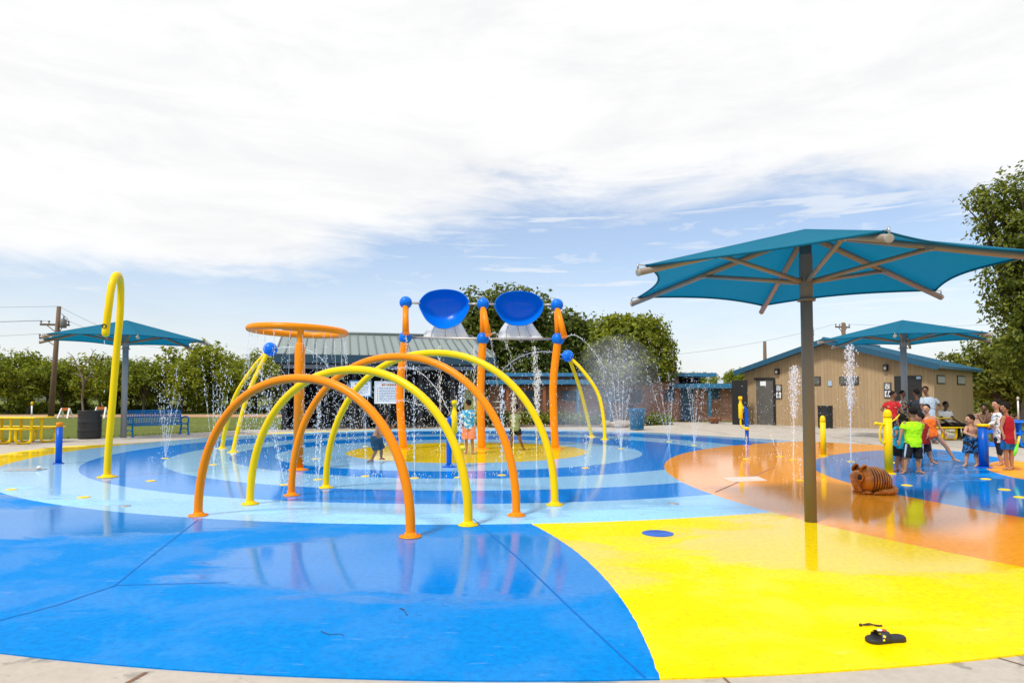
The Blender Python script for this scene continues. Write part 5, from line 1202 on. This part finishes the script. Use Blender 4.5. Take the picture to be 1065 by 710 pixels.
for i in (0,1):
    b = MB(); c = p0+Vector((i*.16,.05*i,.045)); b.ell(c, (.06,.13,.045), n=14, m=8); b.ell(c+Vector((0,.05,.04)), (.05,.07,.05), n=12, m=8); b.build('shoe', m_shoe, t_)
# ================================================================== WATER
rw = random.Random(21)
def bead(m, p, r): m.octa(p, r*rw.uniform(.32,.8), rw.uniform(1.2,3.6))
def jet(label, base, tops, r, nd=60, spread=.05, foam=0.0, Y=None, group='vertical ground jets'):
    """jets rising from one ground nozzle; each top is a photo pixel at the nozzle's distance"""
    B = at(*base, PZ+.012) if Y is None else Y; st, dr = MB(), MB()
    for (tx, ty) in tops:
        T = atY(tx, ty, B.y+rw.uniform(-.1,.1)); H = T.z-B.z; N = 16; P = []
        for i in range(N+1):
            f = i/N; P.append(B.lerp(T, f)+Vector((rw.gauss(0,.006), rw.gauss(0,.006), 0))*f)
        cut = int(N*rw.uniform(.55,.8)); st.tube(P[:cut+1], [(r*(.62 if len(tops) > 1 else 1))*(1-.45*i/N)*rw.uniform(.75,1.25) for i in range(cut+1)], 6)
        for i in range(nd):
            f = rw.random()**.55; sp_ = spread*(.25+f); bead(dr, B.lerp(T, min(1.02, f))+Vector((rw.gauss(0,sp_*.5), rw.gauss(0,sp_*.5), rw.gauss(0,.02))), .013 if not foam else .017)
        for i in range(int(nd*.4)):                                     # falling back around the jet
            a = rw.uniform(0,6.28); q = rw.random(); rad = spread*(1.2+3.0*(1-q)**.6)*rw.uniform(.3,1); bead(dr, B+(T-B)*q+Vector((rad*math.cos(a), rad*math.sin(a), 0)), .011)
        for i in range(int(foam*240)):
            f = .45+.57*rw.random(); w_ = spread*(.3+.95*math.sin(min(1,(f-.4)/.6)*PI*.75)); bead(dr, B.lerp(T, f)+Vector((rw.gauss(0,w_*.5), rw.gauss(0,w_*.5), 0)), .016)
    for i in range(26): a = rw.uniform(0,6.28); q = rw.random()**.5*.35; bead(dr, B+Vector((q*math.cos(a), q*math.sin(a), rw.random()*.12*(1-q*2))), .011)
    t_ = thing('water_jet', label, 'water jet', B, group); st.build('stream', m_water, t_); dr.build('droplets', m_drop, t_, kind='stuff')
def arc(label, P, r, nd, spread, group='arching water streams'):
    Q = smooth_path(P, 10); st, dr = MB(), MB(); n = len(Q); c = int(n*.7)
    st.tube(Q[:c], [r*(1-.5*i/n)*rw.uniform(.7,1.2) for i in range(c)], 6)
    for i in range(nd):
        f = rw.random()**.8; k = min(n-2, int(f*(n-1))); p = Q[k].lerp(Q[k+1], rw.random()); s_ = spread*(.15+f); bead(dr, p+Vector((rw.gauss(0,s_), rw.gauss(0,s_), rw.gauss(0,s_))), .013)
    t_ = thing('water_stream', label, 'water stream', Q[0], group); st.build('stream', m_water, t_); dr.build('droplets', m_drop, t_, kind='stuff')
jet('spreading water jets before the blue bench', (172,476.5), [(164,397),(169.5,378),(184.5,379),(192,391),(176,400)], .006, 45, .04)
jet('tall spreading water jets between the bench and the twin canes', (222,483), [(210,371),(221.5,366),(230.5,378),(236,382),(241.5,386),(226,392)], .006, 48, .04)
jet('thin water jet close behind the nearest orange arch', (296,504), [(271,385),(266,372),(277,392)], .005, 40, .05)
jet('water jet between the orange post and the second orange arch', (328,477), [(333.5,405)], .007, 70, .05, .2)
jet('low water jet beside the foot of the tallest yellow arch', (331,498.5), [(336,430)], .006, 50, .05)
jet('thin water jet in front of the running child', (380,495), [(379.5,405)], .007, 60, .045)
jet('thin water jet before the nearest arch top', (431,497), [(431.5,404),(430,380)], .006, 60, .045)
jet('water jet on the yellow edge behind the running child', (399,462), [(401,392)], .006, 50, .06)
jet('tall water jet left of the blue-floral woman', (477,496.3), [(479.5,400)], .008, 80, .05, .3)
jet('water jet between the two middle orange posts', (522,494), [(522,404)], .008, 80, .05, .3)
jet('thin water jet on the blue ring before the misty canes', (608.7,486.5), [(609,452)], .005, 40, .05)
jet('tall water jet rising under the first scoop', (458,470), [(457.5,361)], .009, 90, .05, .3)
jet('tall water jet rising beside the middle post', (494,470), [(493,362)], .009, 90, .05, .3)
jet('tallest foaming water column under the second scoop', (558,470), [(556.5,362),(560,386)], .011, 110, .07, .9)
jet('foaming jet beside the walking child', (534,472), [(534,409)], .009, 90, .06, .5)
jet('spreading water jets beside the teal trash can', (696,459), [(685,391),(695.5,386),(700.5,393),(672,385)], .008, 60, .05)
jet('spreading water jets before the brick building door', (722,463), [(714,387),(719.5,391),(732.5,402),(726,396)], .008, 60, .05)
jet('water jets at the heart of the mist', (646,466.5), [(633,360),(641,348),(650,352),(660,365),(622,372)], .01, 100, .1)
jet('white foaming water column beside the large umbrella pole', (825,478), [(826,382)], .014, 130, .09, 2.2)
jet('tall foaming water column in the inner blue circle', (885,480), [(884,361)], .017, 150, .09, 2.6)
jet('slanting thin water jet at the back of the orange circle', (811,474.6), [(800,450)], .006, 30, .03)
jet('thin short water jet beside the cannon foot', (776,477), [(776,452)], .005, 30, .03)
jet('thin water jet on the near side of the umbrella pole', (833,499.5), [(831,475)], .005, 30, .04)
yl = BALL_L.y
def pa(l, Y): return [atY(x, y, Y) for x, y in l]
arc('stream shooting from the blue ball beside the ring sprayer', pa([(286,362),(305,361),(325,366),(340,380),(352,405),(358,440)], yl), .012, 160, .09)
yr_ = BALL_R.y
arc('stream shooting from the blue ball in the mist', pa([(585,369),(568,365.5),(548,368),(530,378),(514,395),(500,425)], yr_), .012, 170, .10)
arc('water falling straight from the spout of the first orange post', [NOZ[0], NOZ[0]+Vector((.02,-.05,-.6)), NOZ[0]+Vector((.05,-.1,-2.9))], .008, 90, .05)
arc('thin stream bending down from the middle spout', [NOZ[1], NOZ[1]+Vector((.25,-.1,.02)), NOZ[1]+Vector((.6,-.2,-.5)), NOZ[1]+Vector((1.0,-.3,-2.2))], .008, 110, .06)
arc('second thin stream dropping from the middle spout', [NOZ[1], NOZ[1]+Vector((.1,-.1,-.3)), NOZ[1]+Vector((.25,-.2,-1.4)), NOZ[1]+Vector((.3,-.2,-2.9))], .007, 90, .05)
arc('stream arching out of the far spout toward the mist', [NOZ[2], NOZ[2]+Vector((.35,-.1,.02)), NOZ[2]+Vector((.85,-.2,-.5)), NOZ[2]+Vector((1.2,-.3,-1.3)), NOZ[2]+Vector((1.4,-.3,-2.6))], .009, 110, .06)
arc('fine spray fanning up from the cannon by the floral woman', [CAN1+Vector((-.05,0,.0)), CAN1+Vector((-.45,.3,.65)), CAN1+Vector((-1.0,.6,1.05)), CAN1+Vector((-1.7,1,.9)), CAN1+Vector((-2.3,1.3,-.2))], .008, 140, .07)
arc('second spray fanning low from the cannon by the floral woman', [CAN1+Vector((-.05,0,-.1)), CAN1+Vector((-.7,.3,.25)), CAN1+Vector((-1.6,.7,.3)), CAN1+Vector((-2.7,1.2,-.5))], .007, 110, .08)
dr = MB(); cen, Rr = RING; ce = pth[-1]
for i in range(14): bead(dr, ce+Vector((rw.gauss(0,.02), rw.gauss(0,.02), -.02-rw.random()*1.2)), .012)
tag(dr.build('dripping_water', m_drop, base=ce), 'drops falling from the nozzle of the yellow cane', 'water')
t_ = thing('ring_curtain', 'curtain of thin drips falling from the orange ring', 'water curtain', cen); st, dr = MB(), MB()
for i in range(26):
    a = 2*PI*i/26+rw.uniform(-.05,.05); p = cen+Vector((Rr*math.cos(a), Rr*math.sin(a), -.07)); e = Vector((p.x+.25*math.cos(a), p.y+.25*math.sin(a), .02)); cut = rw.uniform(.08,.35)
    st.tube([p, p.lerp(e,cut*.5), p.lerp(e,cut)], [.006,.005,.004], 5)
    for k in range(60): f = rw.random()**.9; bead(dr, p.lerp(e, f)+Vector((rw.gauss(0,.025), rw.gauss(0,.025), 0)), .011)
st.build('streams', m_water, t_); dr.build('droplets', m_drop, t_, kind='stuff')
def cloud(name, label, boxes, n, r):
    m = MB()
    for _ in range(n):
        (x0_, x1_, y0_, y1_, Ya, Yb_) = rw.choice(boxes); Y = rw.uniform(Ya, Yb_); y_ = y0_+(y1_-y0_)*rw.random()**.75; p = atY(rw.uniform(x0_, x1_), y_, Y)
        if p.z > .03: bead(m, p, r)
    tag(m.build(name, m_drop, kind='stuff'), label, 'water drops')
cloud('spray_drops', 'fine drops of spray hanging between the arches and the shelter', [(300,520,376,450,14,25),(300,470,385,445,15,24),(440,580,360,450,15,22),(255,300,375,450,15,24)], 2600, .0135)
cloud('spray_drops', 'fine drops of spray in front of the brick building', [(575,710,345,450,18,26),(600,690,350,440,20,26),(680,760,390,440,22,28)], 1500, .0135)
cloud('spray_drops', 'fine drops of spray before the tree row and the tan building', [(155,250,375,455,17,24),(770,815,400,455,18,24),(815,905,385,470,14,20)], 500, .012)
t = NT('mist_air'); v = t.n('ShaderNodeVolumePrincipled'); v.inputs['Color'].default_value = (.97,.98,1,1); v.inputs['Density'].default_value = .035; v.inputs['Anisotropy'].default_value = .2; t.l(v.outputs[0], t.out.inputs['Volume'])
for (px, py, rx, rz, Y, d) in ((606,428,1.0,.9,22.8,1),(600,440,.9,.5,22.5,1),(622,420,1.2,1.1,23.4,1),(640,412,1.5,1.7,24,1),(652,395,1.3,1.5,24.5,1),(632,385,1.2,1.3,24.2,1),(615,436,1.6,.6,23,1),(642,372,1.2,.9,24,1)):
    c = atY(px, py, Y); m = MB(); m.ell(c, (rx, 1.2, min(rz, c.z-.03)), n=32, m=20); tag(m.build('water_mist', t.mat, base=c, kind='stuff'), 'soft white mist drifting round the twin canes by the brick wall', 'mist')
# ================================================================== SKY, SUN, CAMERA
w = bpy.data.worlds.new('World'); sc.world = w; w.use_nodes = True; w.node_tree.nodes.clear()
SUN_EL, SUN_AZ = math.radians(54), math.radians(-138)      # azimuth from +Y, clockwise positive toward +X
t = NT.__new__(NT); t.t = w.node_tree
out = t.n('ShaderNodeOutputWorld'); bg = t.n('ShaderNodeBackground'); t.l(bg.outputs[0], out.inputs[0])
sky = t.n('ShaderNodeTexSky'); sky.sky_type = 'NISHITA'; sky.sun_disc = False; sky.sun_elevation = SUN_EL; sky.sun_rotation = SUN_AZ; sky.air_density = 1.0; sky.dust_density = 1.6; sky.ozone_density = 1.5
D = t.n('ShaderNodeTexCoord').outputs['Generated']; s_ = t.n('ShaderNodeSeparateXYZ'); t.l(D, s_.inputs[0]); x, y, z = s_.outputs
az = t.math('DIVIDE', x, t.math('MAXIMUM', t.math('ABSOLUTE', y), .05))
n1 = t.noise(t.mapv(D, (2.2,2.2,11)), 2.0, 9, .62, .4); n2 = t.noise(t.mapv(D, (2,2,26)), 2.6, 8, .6, .3); n3 = t.noise(t.mapv(D, (5,5,14)), 2.2, 8, .6); nb = t.step(t.noise(t.mapv(D, (1.5,1.5,6)), 2.2, 9, .65, .5), .3, .62)
thr = t.step(az, -.55, .10, -.01, .125)
thr = t.math('SUBTRACT', thr, t.step(az, .35, .80, 0, .05))
e1 = t.math('ADD', t.math('SUBTRACT', z, thr), t.math('MULTIPLY', t.math('SUBTRACT', n1, .5), .20))
deck_ = t.step(e1, .112, .225)
st_ = t.math('MULTIPLY', t.step(n2, .50, .66), t.step(az, -.35, .05, .25, .6))
puff = t.math('MULTIPLY', t.step(n3, .57, .66), t.step(z, .02, .10, 0, .38))
low = t.step(z, .0, .24, .74, .16)
mask = t.math('MAXIMUM', t.math('MAXIMUM', deck_, st_), t.math('MAXIMUM', puff, low))
CV = 5.5
shade = t.mix(nb, (CV*.94,CV*.945,CV*.96,1), (CV*1.05,CV*1.05,CV*1.05,1))
skc = t.n('ShaderNodeMix', data_type='RGBA', blend_type='MULTIPLY'); skc.inputs[0].default_value = 1; t.l(sky.outputs[0], skc.inputs[6]); skc.inputs[7].default_value = (1.0,1.03,1.07,1)
t.l(t.mix(mask, skc.outputs[2], shade), bg.inputs[0]); bg.inputs[1].default_value = .12
L = bpy.data.lights.new('sun', 'SUN'); L.energy = 2.2; L.angle = math.radians(9); L.color = (1,.955,.88)
so = bpy.data.objects.new('sun', L); COL.objects.link(so)
sd = Vector((math.sin(SUN_AZ)*math.cos(SUN_EL), math.cos(SUN_AZ)*math.cos(SUN_EL), math.sin(SUN_EL))); so.rotation_euler = sd.to_track_quat('Z', 'Y').to_euler(); so.location = (0,0,60)
cam = bpy.data.cameras.new('camera'); co = bpy.data.objects.new('camera', cam); COL.objects.link(co); sc.camera = co
co.location = CAMP; co.rotation_euler = (PI/2+PIT, 0, 0); cam.sensor_width = 36; cam.lens = 36*F/1065; cam.shift_y = (Y0-355)/1065; cam.clip_start = .05; cam.clip_end = 6000
sc.view_settings.view_transform = 'Standard'; sc.view_settings.look = 'None'; sc.view_settings.gamma = 1; sc.view_settings.exposure = .55; sc.view_settings.use_curve_mapping = False
cy = sc.cycles; cy.use_denoising = True
try: cy.denoiser = 'OPENIMAGEDENOISE'
except Exception: pass
cy.max_bounces = 8; cy.diffuse_bounces = 3; cy.glossy_bounces = 3; cy.transmission_bounces = 4; cy.transparent_max_bounces = 24; cy.volume_bounces = 1; cy.caustics_reflective = False; cy.caustics_refractive = False; cy.sample_clamp_indirect = 6
